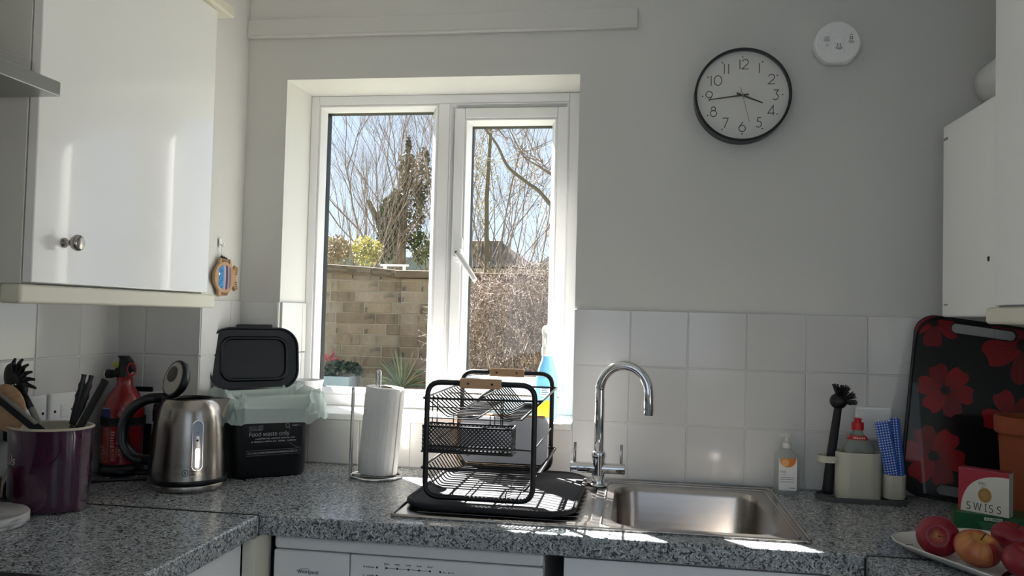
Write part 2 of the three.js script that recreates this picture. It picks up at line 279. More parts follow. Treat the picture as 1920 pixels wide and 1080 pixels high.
// window: a fixed light on the left and a side-hung casement on the right
{
  const F = -0.18, win = struct('window_1', null, null, 'white plastic window with a fixed pane and a side-hung casement');
  const frameRing = (x0, x1, y0, y1, w, z0, z1, r = 0.004) => M(box2(x0, x0 + w, y0, y1, z0, z1, r), box2(x1 - w, x1, y0, y1, z0, z1, r), box2(x0 + w, x1 - w, y1 - w, y1, z0, z1, r), box2(x0 + w, x1 - w, y0, y0 + w, z0, z1, r));
  const bead = (x0, x1, y0, y1, w, z0, z1) => { // sloped glazing bead, mitred
    const A = [[x0, y0], [x1, y0], [x1, y1], [x0, y1]], B = [[x0 + w, y0 + w], [x1 - w, y0 + w], [x1 - w, y1 - w], [x0 + w, y1 - w]], C = [[x0 + w * 0.35, y0 + w * 0.35], [x1 - w * 0.35, y0 + w * 0.35], [x1 - w * 0.35, y1 - w * 0.35], [x0 + w * 0.35, y1 - w * 0.35]];
    return loft([A.map((p) => [...p, z1 - 0.004]), C.map((p) => [...p, z1]), B.map((p) => [...p, z0 + 0.008]), B.map((p) => [...p, z0 - 0.002])]);
  };
  part('frame', M(box2(WL, WL + 0.026, SILL, WT, -0.25, F, 0.003), box2(-0.043, 0, SILL, WT, -0.25, F, 0.003), box2(WL + 0.026, -0.043, WT - 0.028, WT, -0.25, F, 0.003), box2(WL + 0.026, -0.043, SILL, SILL + 0.034, -0.25, F, 0.003), box2(-0.446, -0.41, SILL + 0.034, WT - 0.028, -0.25, F, 0.003)), mt.upvc, win);
  part('bead', bead(WL + 0.026, -0.446, SILL + 0.034, WT - 0.028, 0.02, -0.206, F - 0.001), mt.upvc, win);
  part('bead', bead(-0.41, -0.043, SILL + 0.034, WT - 0.028, 0.014, -0.2, F + 0.001), mt.upvc, win);
  part('gasket', frameRing(-0.814, -0.464, 1.094, 1.962, 0.002, -0.24, -0.205, 0), mt.gasket, win);
  const sash = part('casement', frameRing(-0.393, -0.045, 1.098, 1.963, 0.032, -0.245, -0.172), mt.upvc, win);
  part('bead', bead(-0.361, -0.077, 1.13, 1.931, 0.018, -0.204, -0.173), mt.upvc, sash);
  part('gasket', frameRing(-0.345, -0.093, 1.146, 1.915, 0.002, -0.24, -0.203, 0), mt.gasket, sash);
  part('pane', box2(-0.815, -0.463, 1.093, 1.963, -0.226, -0.222), mt.pane, win, 'clear glass pane');
  part('pane', box2(-0.346, -0.092, 1.145, 1.916, -0.226, -0.222), mt.pane, sash, 'clear glass pane');
  // handle: keyed boss and a cranked lever
  const h = new THREE.Group(); h.name = 'handle'; sash.add(h); const c = wp(858, 474, -0.165); h.position.copy(c);
  h.userData.label = 'white cranked window handle';
  part('handle_plate', ext(rrect(0.03, 0.08, 0.014), 0.012, 0.003).translate(0, 0.012, -0.008), mt.handleW, h);
  const e = wp(891, 526, -0.115).sub(c);
  part('handle_lever', M(cyl(0.0155, 0.014, 0.018, 0, 0, 0, 20).rotateX(Math.PI / 2).translate(0, 0, 0.002), sweep(spline([[0, 0, 0.012], [0.012, -0.012, 0.022], [e.x * 0.6, e.y * 0.55, 0.042], [e.x, e.y, e.z]], 14), 0.0098, 10, false, 0.0075)), mt.handleW, h);
  part('key_slot', cyl(0.004, 0.004, 0.002, 0, 0, 0, 10).rotateX(Math.PI / 2).translate(0, 0, 0.021), mt.darkSlot, h);
}
// glazed garden door beside the viewer, whose daylight fills the room
{
  const d = struct('door_1', null, null, 'white glazed double garden door in the wall beyond the boiler'), x = XR + 0.07, mid = (PZ0 + PZ1) / 2;
  part('frame', M(box2(x, x + 0.07, 0.02, PY, PZ0, PZ0 + 0.04), box2(x, x + 0.07, 0.02, PY, PZ1 - 0.04, PZ1), box2(x, x + 0.07, PY - 0.04, PY, PZ0 + 0.04, PZ1 - 0.04), box2(x, x + 0.07, 0, 0.03, PZ0 + 0.04, PZ1 - 0.04)), mt.upvc, d);
  for (const [a, b] of [[PZ0 + 0.042, mid - 0.002], [mid + 0.002, PZ1 - 0.042]]) {
    const l = part('door_leaf', M(box2(x + 0.01, x + 0.05, 0.035, PY - 0.045, a, a + 0.06), box2(x + 0.01, x + 0.05, 0.035, PY - 0.045, b - 0.06, b), box2(x + 0.01, x + 0.05, PY - 0.11, PY - 0.045, a + 0.06, b - 0.06), box2(x + 0.01, x + 0.05, 0.035, 0.14, a + 0.06, b - 0.06)), mt.upvc, d);
    part('pane', box2(x + 0.028, x + 0.032, 0.14, PY - 0.11, a + 0.06, b - 0.06), mt.pane, l, 'clear glass pane');
  }
}
struct('roof', box2(XL - 0.4, XR + 0.4, HC + 0.12, HC + 0.3, -0.35, ZF + 0.35), mt.render_, 'flat roof over the kitchen');
struct('patio', uvBox(box2(XR + 0.2, 16, -0.3, -0.02, -0.25, 12), 1), std('#a39d92', 0.9), 'paved patio outside the garden door');

// ------------------------------------------------------------------ worktops and sink
const NOSE = 0.014, TH = 0.042;
const noseProfile = () => { const s = new THREE.Shape(); s.moveTo(0, 0); s.lineTo(NOSE - 0.006, 0); s.quadraticCurveTo(NOSE, 0, NOSE, -0.007); s.lineTo(NOSE, -TH + 0.005); s.quadraticCurveTo(NOSE, -TH, NOSE - 0.005, -TH); s.lineTo(0, -TH); s.closePath(); return s; };
const sinkX0 = -0.345, sinkX1 = 0.52, sinkZ0 = 0.042, sinkZ1 = 0.545, bowlX0 = 0.122, bowlX1 = 0.47, bowlZ0 = 0.105, bowlZ1 = 0.508;
{
  const s = poly([[XB + 0.008, -0.008], [XR - 0.001, -0.008], [XR - 0.001, -0.586], [XL + 0.008, -0.586], [XL + 0.008, -ZB - 0.008], [XB + 0.008, -ZB - 0.008]]);
  s.holes.push(poly([[sinkX0 + 0.02, -sinkZ0 - 0.02], [sinkX0 + 0.02, -sinkZ1 + 0.02], [sinkX1 - 0.02, -sinkZ1 + 0.02], [sinkX1 - 0.02, -sinkZ0 - 0.02]], THREE.Path));
  const slab = flat(ext(s, TH)).translate(0, Y0 - TH, 0), nose = ext(noseProfile(), XR - XL - 0.012).rotateY(-Math.PI / 2).translate(XR - 0.002, Y0, 0.586);
  single('worktop', 'grey speckled granite-look worktop under the window, holding the sink', 'worktop', M(uvBox(slab), uvBox(crease(nose, 0.5))), mt.granite);
  const wl = M(uvBox(box2(XL + 0.008, -0.624, Y0 - TH, Y0, 0.604, 1.045)), uvBox(crease(ext(noseProfile(), 0.441).translate(-0.624, Y0, 0.604), 0.5)));
  single('worktop', 'short grey speckled worktop holding the purple utensil pot', 'worktop', wl, mt.granite);
  const wr = M(uvBox(box2(0.617, XR - 0.001, Y0 - TH, Y0, 0.604, 1.07)), uvBox(crease(ext(noseProfile(), 0.466).rotateY(Math.PI).translate(0.617, Y0, 1.07), 0.5)));
  single('worktop', 'grey speckled worktop under the fruit platter', 'worktop', wr, mt.granite);
  single('joint_strip', 'black joint strip between worktops beside the purple pot', 'trim', M(box2(XL + 0.01, -0.612, Y0 - TH, Y0 + 0.0015, 0.5995, 0.604), box2(-0.6135, -0.6095, Y0 - TH, Y0 - 0.004, 0.599, 0.604)), mt.joint);
  single('joint_strip', 'black joint strip between worktops beside the fruit platter', 'trim', M(box2(0.604, XR - 0.002, Y0 - TH, Y0 + 0.0015, 0.5995, 0.604), box2(0.6, 0.604, Y0 - TH, Y0 - 0.004, 0.599, 0.604)), mt.joint);
}
{
  const cx = (sinkX0 + sinkX1) / 2, cz = (sinkZ0 + sinkZ1) / 2, w = sinkX1 - sinkX0, d = sinkZ1 - sinkZ0;
  const bx_ = (bowlX0 + bowlX1) / 2 - cx, bz_ = (bowlZ0 + bowlZ1) / 2 - cz, bw = bowlX1 - bowlX0, bd = bowlZ1 - bowlZ0;
  const t = thing('sink', 'stainless steel inset sink with one bowl and a drainer', 'sink', [cx, Y0, cz]);
  const s = rrect(w, d, 0.012); s.holes.push(rrect(bw, bd, 0.06, bx_, -bz_, THREE.Path)); s.holes.push(rrect(0.4, d - 0.09, 0.03, -0.208, 0, THREE.Path));
  part('deck', flat(ext(s, 0.003, 0.001, 8)), mt.steelSink, t);
  part('rim', M(sweep(ring(w - 0.006, d - 0.006, 0.012, 0.0035).map((p) => p), 0.0035, 6, true), sweep(ring(bw + 0.05, bd + 0.07, 0.03, 0.003, bx_ + 0.005, bz_ - 0.004).map((p) => p), 0.0028, 6, true)), mt.steelSink, t);
  const R = (k, r, y) => ring(bw - k, bd - k, r, y, bx_, bz_, 8);
  part('bowl', loft([R(0, 0.06, 0.0025), R(0.006, 0.058, -0.002), R(0.012, 0.056, -0.012), R(0.022, 0.055, -0.12), R(0.04, 0.05, -0.142), R(0.075, 0.035, -0.15), R(0.16, 0.02, -0.153)].map((q) => q.slice().reverse()), false, true), mt.steelSink, t);
  part('plughole', M(lathe([[0.004, -0.1515], [0.02, -0.152], [0.03, -0.1505], [0.036, -0.1515]], 24).translate(bx_, 0, bz_)), mt.chrome, t);
  const ridges = []; for (let i = 0; i < 9; i++) ridges.push(box2(-0.39, -0.03, -0.0045, -0.0015, -0.17 + i * 0.042, -0.155 + i * 0.042, 0.0014, 1));
  part('drainer', M(box2(-0.409, -0.007, -0.006, -0.003, -d / 2 + 0.044, d / 2 - 0.044, 0.001), ridges), mt.steelSink, t);
}
// ------------------------------------------------------------------ base units
function doorUnit(name, label, x0, x1, z0, z1, dir, mat = mt.doorGloss, handle = true) { // low cupboard with a door; dir: which way the door looks
  const t = thing(name, label, 'cupboard', [(x0 + x1) / 2, 0, (z0 + z1) / 2]);
  const w = x1 - x0, d = z1 - z0, h = Y0 - TH - 0.002, k = 0.018;
  if (dir === 'z') { part('body', box2(-w / 2, w / 2, 0.1, h, -d / 2, d / 2 - k - 0.002), mt.carcass, t); const o = part('door', box2(-w / 2 + 0.002, w / 2 - 0.002, 0.12, h - 0.006, d / 2 - k, d / 2, 0.002), mat, t); if (handle) part('knob', lathe([[0, 0], [0.006, 0], [0.006, 0.012], [0.014, 0.018], [0.012, 0.026], [0, 0.028]], 16).rotateX(Math.PI / 2).translate(w / 2 - 0.05, h - 0.1, d / 2), mt.nickel, o); }
  else { const s = dir === 'x' ? 1 : -1; part('body', box2(s > 0 ? -w / 2 : -w / 2 + k + 0.002, s > 0 ? w / 2 - k - 0.002 : w / 2, 0.1, h, -d / 2, d / 2), mt.carcass, t); const o = part('door', s > 0 ? box2(w / 2 - k, w / 2, 0.12, h - 0.006, -d / 2 + 0.002, d / 2 - 0.002, 0.002) : box2(-w / 2, -w / 2 + k, 0.12, h - 0.006, -d / 2 + 0.002, d / 2 - 0.002, 0.002), mat, t); if (handle) part('knob', lathe([[0, 0], [0.006, 0], [0.006, 0.012], [0.014, 0.018], [0.012, 0.026], [0, 0.028]], 16).rotateZ(-s * Math.PI / 2).translate(s * w / 2, h - 0.1, d / 2 - 0.05), mt.nickel, o); }
  part('plinth', dir === 'z' ? box2(-w / 2, w / 2, 0, 0.1, d / 2 - 0.07, d / 2 - 0.055) : box2((dir === 'x' ? w / 2 - 0.07 : -w / 2 + 0.055), (dir === 'x' ? w / 2 - 0.055 : -w / 2 + 0.07), 0, 0.1, -d / 2, d / 2), mt.carcass, t);
  return t;
}
{
  const u = doorUnit('base_cupboard', 'white gloss cupboard under the sink', 0.031, 0.54, 0.02, 0.578, 'z', mt.doorGloss, false), w = 0.509, d = 0.558, h = Y0 - TH - 0.002;
  u.getObjectByName('body').geometry = M(box2(-w / 2, -w / 2 + 0.016, 0.1, h, -d / 2, d / 2 - 0.02), box2(w / 2 - 0.016, w / 2, 0.1, h, -d / 2, d / 2 - 0.02), box2(-w / 2, w / 2, 0.1, 0.116, -d / 2, d / 2 - 0.02), box2(-w / 2, w / 2, 0.1, 0.7, -d / 2, -d / 2 + 0.006));
}
doorUnit('base_cupboard', 'white cupboard under the short worktop with the purple pot', XL + 0.01, -0.632, 0.632, 1.04, 'x', mt.doorGloss, false);
doorUnit('base_cupboard', 'white cupboard below the fruit platter', 0.625, XR - 0.005, 0.632, 1.06, 'mx');
single('corner_post', 'cream corner post beside the washing machine', 'trim', box2(-0.632, -0.604, 0, Y0 - TH, 0.55, 0.63, 0.002), mt.cream);
single('corner_post', 'cream corner post beside the cupboard under the sink', 'trim', box2(0.545, 0.62, 0, Y0 - TH, 0.556, 0.575, 0.002), mt.cream);
{
  const t = thing('washing_machine', 'white washing machine under the worktop with a printed control panel', 'washing machine', [-0.2995, 0, 0.29]), h = 0.852;
  part('body', box2(-0.29, 0.29, 0.02, h, -0.265, 0.255, 0.006), mt.machine, t);
  part('front_panel', M(box2(-0.29, 0.29, 0.03, 0.7, 0.256, 0.278, 0.006)), mt.machine, t);
  part('top_edge', box2(-0.29, 0.29, 0.824, h, 0.256, 0.28, 0.008), mt.machine, t);
  part('drawer', box2(-0.29, -0.121, 0.702, 0.8225, 0.256, 0.28, 0.004), mt.machine, t);
  const cp = part('control_panel', box2(-0.1195, 0.29, 0.702, 0.8225, 0.256, 0.28, 0.004), mt.machine, t);
  part('port_hole', new THREE.TorusGeometry(0.15, 0.025, 12, 40).translate(0, 0.4, 0.285), mt.machine, t);
  part('door_glass', lathe([[0, 0], [0.08, -0.01], [0.13, -0.03]], 32).rotateX(Math.PI / 2).translate(0, 0.4, 0.29), mt.black, t);
  print('lettering', 0.13, 0.04, 520, 160, (g) => { g.fillStyle = '#3c3c40'; g.font = 'bold 40px sans-serif'; g.fillText('Whirlpool', 120, 92); g.lineWidth = 3; g.strokeStyle = '#77777c'; g.beginPath(); g.ellipse(175, 76, 70, 24, -0.12, 3.4, 5.6); g.stroke(); }, t, [-0.2, 0.779, 0.2806]);
  print('lettering', 0.3, 0.05, 1200, 200, (g) => {
    g.fillStyle = '#2c2c30'; g.strokeStyle = '#55555a'; g.lineWidth = 3; g.font = '20px sans-serif';
    [0, 0.021, 0.044, 0.068, 0.091, 0.114, 0.136].forEach((o, i) => { const x = 160 + o * 4000; g.beginPath(); g.arc(x, 80, 9, 0, 7); g.fill(); if (i === 0) { g.beginPath(); g.arc(x, 150, 9, 0, 7); g.fill(); scribble(g, 24, 88, 110, 16); scribble(g, 40, 157, 96, 16); } else if (i < 6) scribble(g, x - 22, 52, 40, 14); else scribble(g, x + 22, 88, 90, 16); });
    g.beginPath(); g.moveTo(230, 40); g.lineTo(230, 100); g.moveTo(240, 80); g.lineTo(610, 80); g.stroke();
  }, cp, [0.05, 0.795, 0.2806]);
}
// hob set into the worktop beyond the joint, cooker and hood above it
single('cooker', 'black glass cooker hob beside the short worktop', 'cooker', M(box2(XL + 0.02, -0.63, 0.1, 0.888, 1.05, 1.59, 0.004), box2(XL + 0.02, -0.615, 0.889, 0.905, 1.05, 1.59, 0.003)), mt.black);
{
  const t = thing('cooker_hood', 'grey steel cooker hood with a flat canopy beside the wall cupboard', 'cooker hood', [XL, 1.7, 1.245]);
  part('canopy', M(box2(0.002, 0.375, 0, 0.026, -0.298, 0.298, 0.002), box2(0.002, 0.33, 0.026, 0.06, -0.28, 0.28, 0.004)), mt.hood, t);
  part('filter', box2(0.03, 0.3, -0.004, 0.001, -0.24, 0.24), mt.darkSlot, t);
  part('chimney', box2(0.002, 0.25, 0.06, 0.69, -0.13, 0.13, 0.002), mt.hood, t);
}
{ // tall fridge-freezer beyond the cooker
  const t = thing('fridge_freezer', 'tall white fridge-freezer beyond the cooker', 'fridge', [XL + 0.305, 0, 1.9]);
  part('cabinet', box2(-0.295, 0.25, 0.02, 1.98, -0.297, 0.297, 0.004), mt.machine, t);
  part('door', box2(0.252, 0.3, 0.03, 0.8, -0.297, 0.297, 0.006), mt.machine, t); part('door', box2(0.252, 0.3, 0.805, 1.98, -0.297, 0.297, 0.006), mt.machine, t);
  for (const y of [0.62, 0.9]) part('handle', sweep(bend([[0.3, y, 0.25], [0.325, y, 0.25], [0.325, y + 0.14, 0.25], [0.3, y + 0.14, 0.25]], 0.012), 0.007, 8), mt.nickel, t);
}
// ------------------------------------------------------------------ wall cupboards and boiler
function knobGeo() { return lathe([[0, 0], [0.009, 0], [0.0095, 0.003], [0.0055, 0.008], [0.0055, 0.017], [0.0125, 0.022], [0.0155, 0.028], [0.0145, 0.034], [0.01, 0.037], [0, 0.0375]], 24); }
{
  const t = thing('wall_cupboard', 'white gloss wall cupboard with one round metal knob above the kettle', 'cupboard', [XL, 1.37, 0.63]), w = 0.6, hh = 0.72;
  part('body', M(box2(0.002, 0.298, 0, hh, -0.3, 0.3, 0.001)), mt.carcass, t);
  const d = part('door', box2(0.3005, 0.32, 0.002, hh, -0.302, 0.3, 0.0025), mt.doorGloss, t);
  const k = part('knob', knobGeo().rotateZ(-Math.PI / 2).translate(0.32, 0.08, 0.222), mt.nickel, d, 'round brushed metal knob');
  part('pelmet', box2(0.275, 0.318, -0.036, -0.001, -0.345, 0.322, 0.006), mt.cream, t, 'cream light pelmet');
  part('cornice', M(box2(0.26, 0.335, hh + 0.001, hh + 0.03, -0.36, 0.3, 0.006)), mt.cream, t, 'cream cornice');
}
{
  const t = thing('wall_cupboard', 'white gloss wall cupboard beside the boiler', 'cupboard', [XR, 1.378, 0.73]), hh = 0.74;
  part('body', box2(-0.298, -0.002, 0.005, hh, -0.298, 0.3, 0.001), mt.carcass, t);
  part('door', box2(-0.32, -0.3005, 0.002, hh, -0.3, 0.3, 0.0025), mt.doorGloss, t);
  part('pelmet', box2(-0.318, -0.275, -0.036, -0.001, -0.35, 0.3, 0.008), mt.cream, t, 'cream light pelmet');
}
{
  const x = 0.903, t = thing('boiler', 'white wall-hung boiler with a flue elbow on top', 'boiler', [XR, 1.357, 0.265]);
  part('casing', box2(x - XR, -0.004, 0, 0.468, -0.152, 0.155, 0.006), mt.whitePlastic, t);
  part('flue', sweep(spline([[-0.16, 0.46, 0.08], [-0.16, 0.53, 0.08], [-0.15, 0.58, 0.05], [-0.15, 0.6, -0.02], [-0.15, 0.6, -0.255]], 24), 0.052, 24), mt.whitePlastic, t);
  part('lock', M(cyl(0.0035, 0.0035, 0.003, 0, 0, 0, 12).rotateZ(Math.PI / 2).translate(x - XR + 0.0005, 0.125, 0.115), box2(x - XR - 0.002, x - XR + 0.001, 0.118, 0.124, 0.1125, 0.1175)), mt.darkSlot, t);
  part('badge', box2(x - XR - 0.001, x - XR + 0.001, 0.43, 0.436, -0.143, -0.12), mt.greyPanel, t); part('badge', box2(x - XR - 0.001, x - XR + 0.001, 0.028, 0.031, -0.135, -0.115), mt.greyPanel, t);
}

// ------------------------------------------------------------------ clock, alarm, fish
{
  const c = wp(1391, 181, 0.024), t = thing('wall_clock', 'round black-rimmed wall clock with thin numerals', 'clock', [c.x, c.y, 0]), R = 0.1245;
  part('rim', crease(lathe([[R - 0.012, 0.001], [R, 0.001], [R, 0.046], [R - 0.003, 0.048], [R - 0.0065, 0.0475], [R - 0.0065, 0.036]], 72), 0.5).rotateX(Math.PI / 2), mt.black, t);
  part('back', cyl(R - 0.012, R - 0.012, 0.03, 0, 0.001, 0, 48).rotateX(Math.PI / 2), mt.black, t);
  part('face', new THREE.CircleGeometry(R - 0.006, 72).translate(0, 0, 0.0335), mt.clockFace, t);
  print('numerals', 0.236, 0.236, 1024, 1024, (g) => {
    g.translate(512, 512); g.rotate(-0.008); g.strokeStyle = '#26221f'; g.fillStyle = '#26221f'; g.lineWidth = 9.5; g.lineCap = 'butt'; g.lineJoin = 'miter';
    const P = (...a) => { g.beginPath(); a.forEach(([x, y], i) => (i ? g.lineTo(x, y) : g.moveTo(x, y))); g.stroke(); }, A = (x, y, r, a = 0, b = 7, cc = false) => { g.beginPath(); g.arc(x, y, r, a, b, cc); g.stroke(); };
    const D = { // thin geometric digits 60 wide, 116 high, about the origin
      0: () => { g.beginPath(); g.ellipse(0, 0, 44, 58, 0, 0, 7); g.stroke(); }, 1: () => P([0, -58], [0, 58]),
      2: () => { g.beginPath(); g.arc(0, -24, 34, -2.9, 0.75); g.lineTo(-38, 56); g.lineTo(40, 56); g.stroke(); },
      3: () => { g.beginPath(); g.moveTo(-26, -56); g.lineTo(30, -56); g.lineTo(-2, -12); g.stroke(); A(-6, 24, 34, -1.3, 2.4); },
      4: () => P([22, 58], [22, -58], [-40, 30], [38, 30]), 5: () => { g.beginPath(); g.moveTo(30, -56); g.lineTo(-12, -56); g.lineTo(-20, -8); g.stroke(); A(-6, 22, 35, -1.9, 2.4); },
      6: () => { A(0, 20, 38); P([10, -58], [-34, 6]); }, 7: () => P([-34, -56], [32, -56], [-14, 58]), 8: () => { A(0, 22, 36); A(0, -34, 24); }, 9: () => { A(0, -20, 38); P([-2, 58], [34, -4]); },
    };
    for (let h = 1; h <= 12; h++) {
      const a = h * Math.PI / 6, x = Math.sin(a), y = -Math.cos(a);
      g.beginPath(); g.arc(x * 446, y * 446, 8, 0, 7); g.fill();
      const s = String(h), cx = x * (s.length > 1 && h !== 12 ? 360 : 372), cy = y * 362, gap = h === 11 ? 48 : h === 10 ? 76 : 60;
      [...s].forEach((d, i) => { g.save(); g.translate(cx + (s.length > 1 ? (i - 0.5) * gap : 0), cy); g.scale(0.95, 0.98); D[d](); g.restore(); });
    }
  }, t, [0, 0, 0.034]);
  const hand = (name, len, back, w, ang, z, m) => part(name, ext(poly([[-w, -back], [w, -back], [w * 0.55, len], [-w * 0.55, len]]), 0.001).rotateZ(-ang).translate(0, 0, z), m, t);
  hand('hour_hand', 0.056, 0.016, 0.0024, Math.PI * 2 * (3 + 43.6 / 60) / 12, 0.036, mt.darkHand);
  hand('minute_hand', 0.088, 0.016, 0.0021, Math.PI * 2 * 43.8 / 60, 0.038, mt.darkHand);
  hand('second_hand', 0.075, 0.022, 0.0007, Math.PI * 2 * 27.6 / 60, 0.0395, mt.brass);
  part('pivot', cyl(0.0035, 0.003, 0.006, 0, 0, 0, 16).rotateX(Math.PI / 2).translate(0, 0, 0.036), mt.brass, t);
  part('glass', new THREE.CircleGeometry(R - 0.0065, 64).translate(0, 0, 0.0435), phy('#ffffff', 0.02, { transmission: 1, thickness: 0, ior: 1.45 }), t);
}
{
  const c = wp(1569, 83, 0.02), t = thing('smoke_alarm', 'white disc-shaped alarm with small printed symbols beside the clock', 'alarm', [c.x, c.y, 0]), R = 0.0585;
  const prof = []; for (let i = 0; i < 64; i++) { const a = i / 64 * Math.PI * 2; prof.push([Math.cos(a), Math.sin(a)]); }
  const cut = (k, z) => prof.map(([x, y]) => [x * R * k, Math.max(y, -0.9) * R * k, z]);
  part('housing', loft([cut(0.97, 0.001), cut(1, 0.006), cut(1, 0.024), cut(0.97, 0.03), cut(0.9, 0.0325), cut(0.86, 0.032)], false, true), mt.whitePlastic, t);
  part('test_button', ext(rrect(0.022, 0.016, 0.004), 0.003, 0.001).translate(0.003, 0.006, 0.0315), mt.whitePlastic, t);
  part('sounder_panel', ext(rrect(0.034, 0.066, 0.008), 0.0012, 0.0005).translate(0.0, 0.004, 0.0315), mt.whitePlastic, t);
  print('symbols', 0.1, 0.07, 700, 490, (g) => {
    g.strokeStyle = g.fillStyle = '#5d5a55'; g.lineWidth = 10;
    for (let i = 0; i < 3; i++) { g.beginPath(); g.moveTo(95 - i * 4, 170 + i * 34); g.lineTo(185 + i * 4, 170 + i * 34); g.stroke(); }
    g.font = 'bold 60px serif'; g.fillText('?', 130, 345);
    g.lineWidth = 9; g.beginPath(); g.arc(352, 300, 24, 3.1, 6.3); g.lineTo(384, 340); g.lineTo(320, 340); g.closePath(); g.stroke(); for (const r of [62, 82]) { g.beginPath(); g.arc(352, 310, r, 0.7, 2.45); g.stroke(); }
    for (const [x, y] of [[566, 120], [582, 138], [550, 138]]) { g.beginPath(); g.arc(x, y, 8, 0, 7); g.fill(); } g.lineWidth = 11; g.strokeRect(546, 170, 42, 42); for (const [y, w] of [[240, 40], [262, 54], [284, 34]]) { g.beginPath(); g.moveTo(567 - w, y); g.lineTo(567 + w, y); g.lineWidth = 7; g.stroke(); }
  }, t, [0.002, 0.004, 0.0338]);
}
{ // wooden fish hanging on the side of the corner pillar
  const c = wp(413, 512, 0.12), t = thing('fish_ornament', 'small wooden fish ornament with a blue mosaic body hanging on the pillar', 'ornament', [XB + 0.012, 1.42, 0.135], Math.PI / 2);
  const body = new THREE.Shape(); body.absellipse(0.012, 0, 0.055, 0.043, 0, Math.PI * 2);
  part('body', ext(body, 0.01, 0.002, 20).translate(0, 0, -0.005), mt.wood, t);
  const tail = poly([[0.05, 0], [0.072, 0.036], [0.09, 0.03], [0.078, 0], [0.09, -0.03], [0.074, -0.036]]);
  part('tail', ext(tail, 0.008, 0.0015).translate(-0.002, 0, -0.004), mt.wood, t);
  part('fin', (ext(poly([[-0.03, 0.032], [-0.022, 0.052], [0.035, 0.052], [0.042, 0.03]]), 0.008, 0.0015).translate(0.01, 0, -0.005)), mt.wood, t); part('fin', (ext(poly([[-0.03, -0.03], [-0.024, -0.054], [0.022, -0.05], [0.04, -0.03]]), 0.008, 0.0015).translate(0.01, 0, -0.005)), mt.wood, t);
  print('mosaic', 0.1, 0.08, 500, 400, (g) => {
    g.save(); g.beginPath(); g.ellipse(260, 200, 236, 168, 0, 0, 7); g.clip();
    const bands = [[0, '#c79a66'], [60, '#1f78b4'], [190, '#8fa6b4'], [225, '#c8a8b2'], [255, '#4a2b57'], [315, '#a79aa8'], [350, '#6d6a78'], [395, '#b58d62'], [440, '#c79a66']];
    bands.forEach(([x, c]) => { g.fillStyle = c; g.beginPath(); g.moveTo(x, -20); g.quadraticCurveTo(x + 50, 200, x, 420); g.lineTo(520, 420); g.lineTo(520, -20); g.fill(); });
    for (let i = 0; i < 260; i++) { g.fillStyle = ['#2f9ad0', '#155f94', '#6fc3e4'][i % 3]; g.fillRect(65 + rnd() * 130, rnd() * 400, 9, 9); }
    g.fillStyle = '#ffffff'; g.beginPath(); g.arc(100, 160, 20, 0, 7); g.fill(); g.restore();
  }, t, [0.008, 0, 0.0056]);
  const stripe = (w, h, x, y, z) => part('stripe', bx(w, h, 0.001, x, y, z), mt.darkHand, t);
  for (let i = 0; i < 6; i++) stripe(0.002, 0.014, -0.004 + i * 0.008, 0.044, 0.0035); for (let i = 0; i < 5; i++) stripe(0.002, 0.014, i * 0.007, -0.043, 0.0035);
  for (let i = 0; i < 4; i++) { stripe(0.012, 0.002, 0.074, 0.012 + i * 0.006, 0.0045); stripe(0.012, 0.002, 0.074, -0.012 - i * 0.006, 0.0045); }
  for (let i = 0; i < 3; i++) part('bead', new THREE.SphereGeometry(0.004, 10, 8).translate(-0.002 + i * 0.012, 0.056 - i * 0.002, 0), mt.black, t);
  part('hanging_cord', sweep([[0, 0.056, -0.002], [0.002, 0.075, -0.003], [-0.002, 0.092, -0.003]], 0.0012, 6), mt.white, t);
  part('hook', M(bx(0.012, 0.024, 0.004, 0, 0.095, -0.008, 0.002), sweep(spline([[0, 0.09, -0.006], [0, 0.086, 0.002], [0, 0.094, 0.004]], 8), 0.002, 6)), mt.whitePlastic, t);
}
// ------------------------------------------------------------------ electrical plates
function plate(label, parentPos, turn, w, draw) {
  const t = thing('socket_plate', label, 'socket', parentPos, turn);
  part('face_plate', bx(w, 0.086, 0.011, 0, 0, 0.0055, 0.004), mt.whitePlastic, t);
  draw(t); return t;
}
plate('white switched plate with two screws on the tiles behind the purple pot', [XL + 0.008, 1.077, 0.439], Math.PI / 2, 0.086, (t) => {
  part('rocker', bx(0.022, 0.03, 0.008, 0, 0, 0.0115, 0.002), mt.whitePlastic, t); for (const x of [-0.03, 0.03]) part('screw', cyl(0.0035, 0.0035, 0.002, 0, 0, 0, 10).rotateX(Math.PI / 2).translate(x, 0, 0.0105), mt.darkSlot, t);
});
plate('white socket plate behind the black plug and wooden spoon', [XL + 0.008, 1.077, 0.57], Math.PI / 2, 0.146, (t) => {
  for (const x of [-0.02, 0.02]) part('rocker', bx(0.012, 0.02, 0.006, x, 0.03, 0.0125, 0.0015), mt.whitePlastic, t); for (const x of [-0.061, 0.061]) part('screw', cyl(0.0035, 0.0035, 0.002, 0, 0, 0, 10).rotateX(Math.PI / 2).translate(x, 0, 0.0105), mt.darkSlot, t);
});
plate('white socket plate on the pillar behind the kettle', [-1.09, 1.065, ZB + 0.008], 0, 0.146, (t) => {
  for (const x of [-0.01, 0.05]) part('rocker', bx(0.012, 0.02, 0.006, x, 0.028, 0.0125, 0.0015), mt.whitePlastic, t);
});
plate('white blank plate on the tiles behind the red-capped bottle', [0.775, 1.08, 0.008], 0, 0.09, (t) => { part('cover', bx(0.08, 0.076, 0.004, 0, 0, 0.0125, 0.002), mt.whitePlastic, t); });
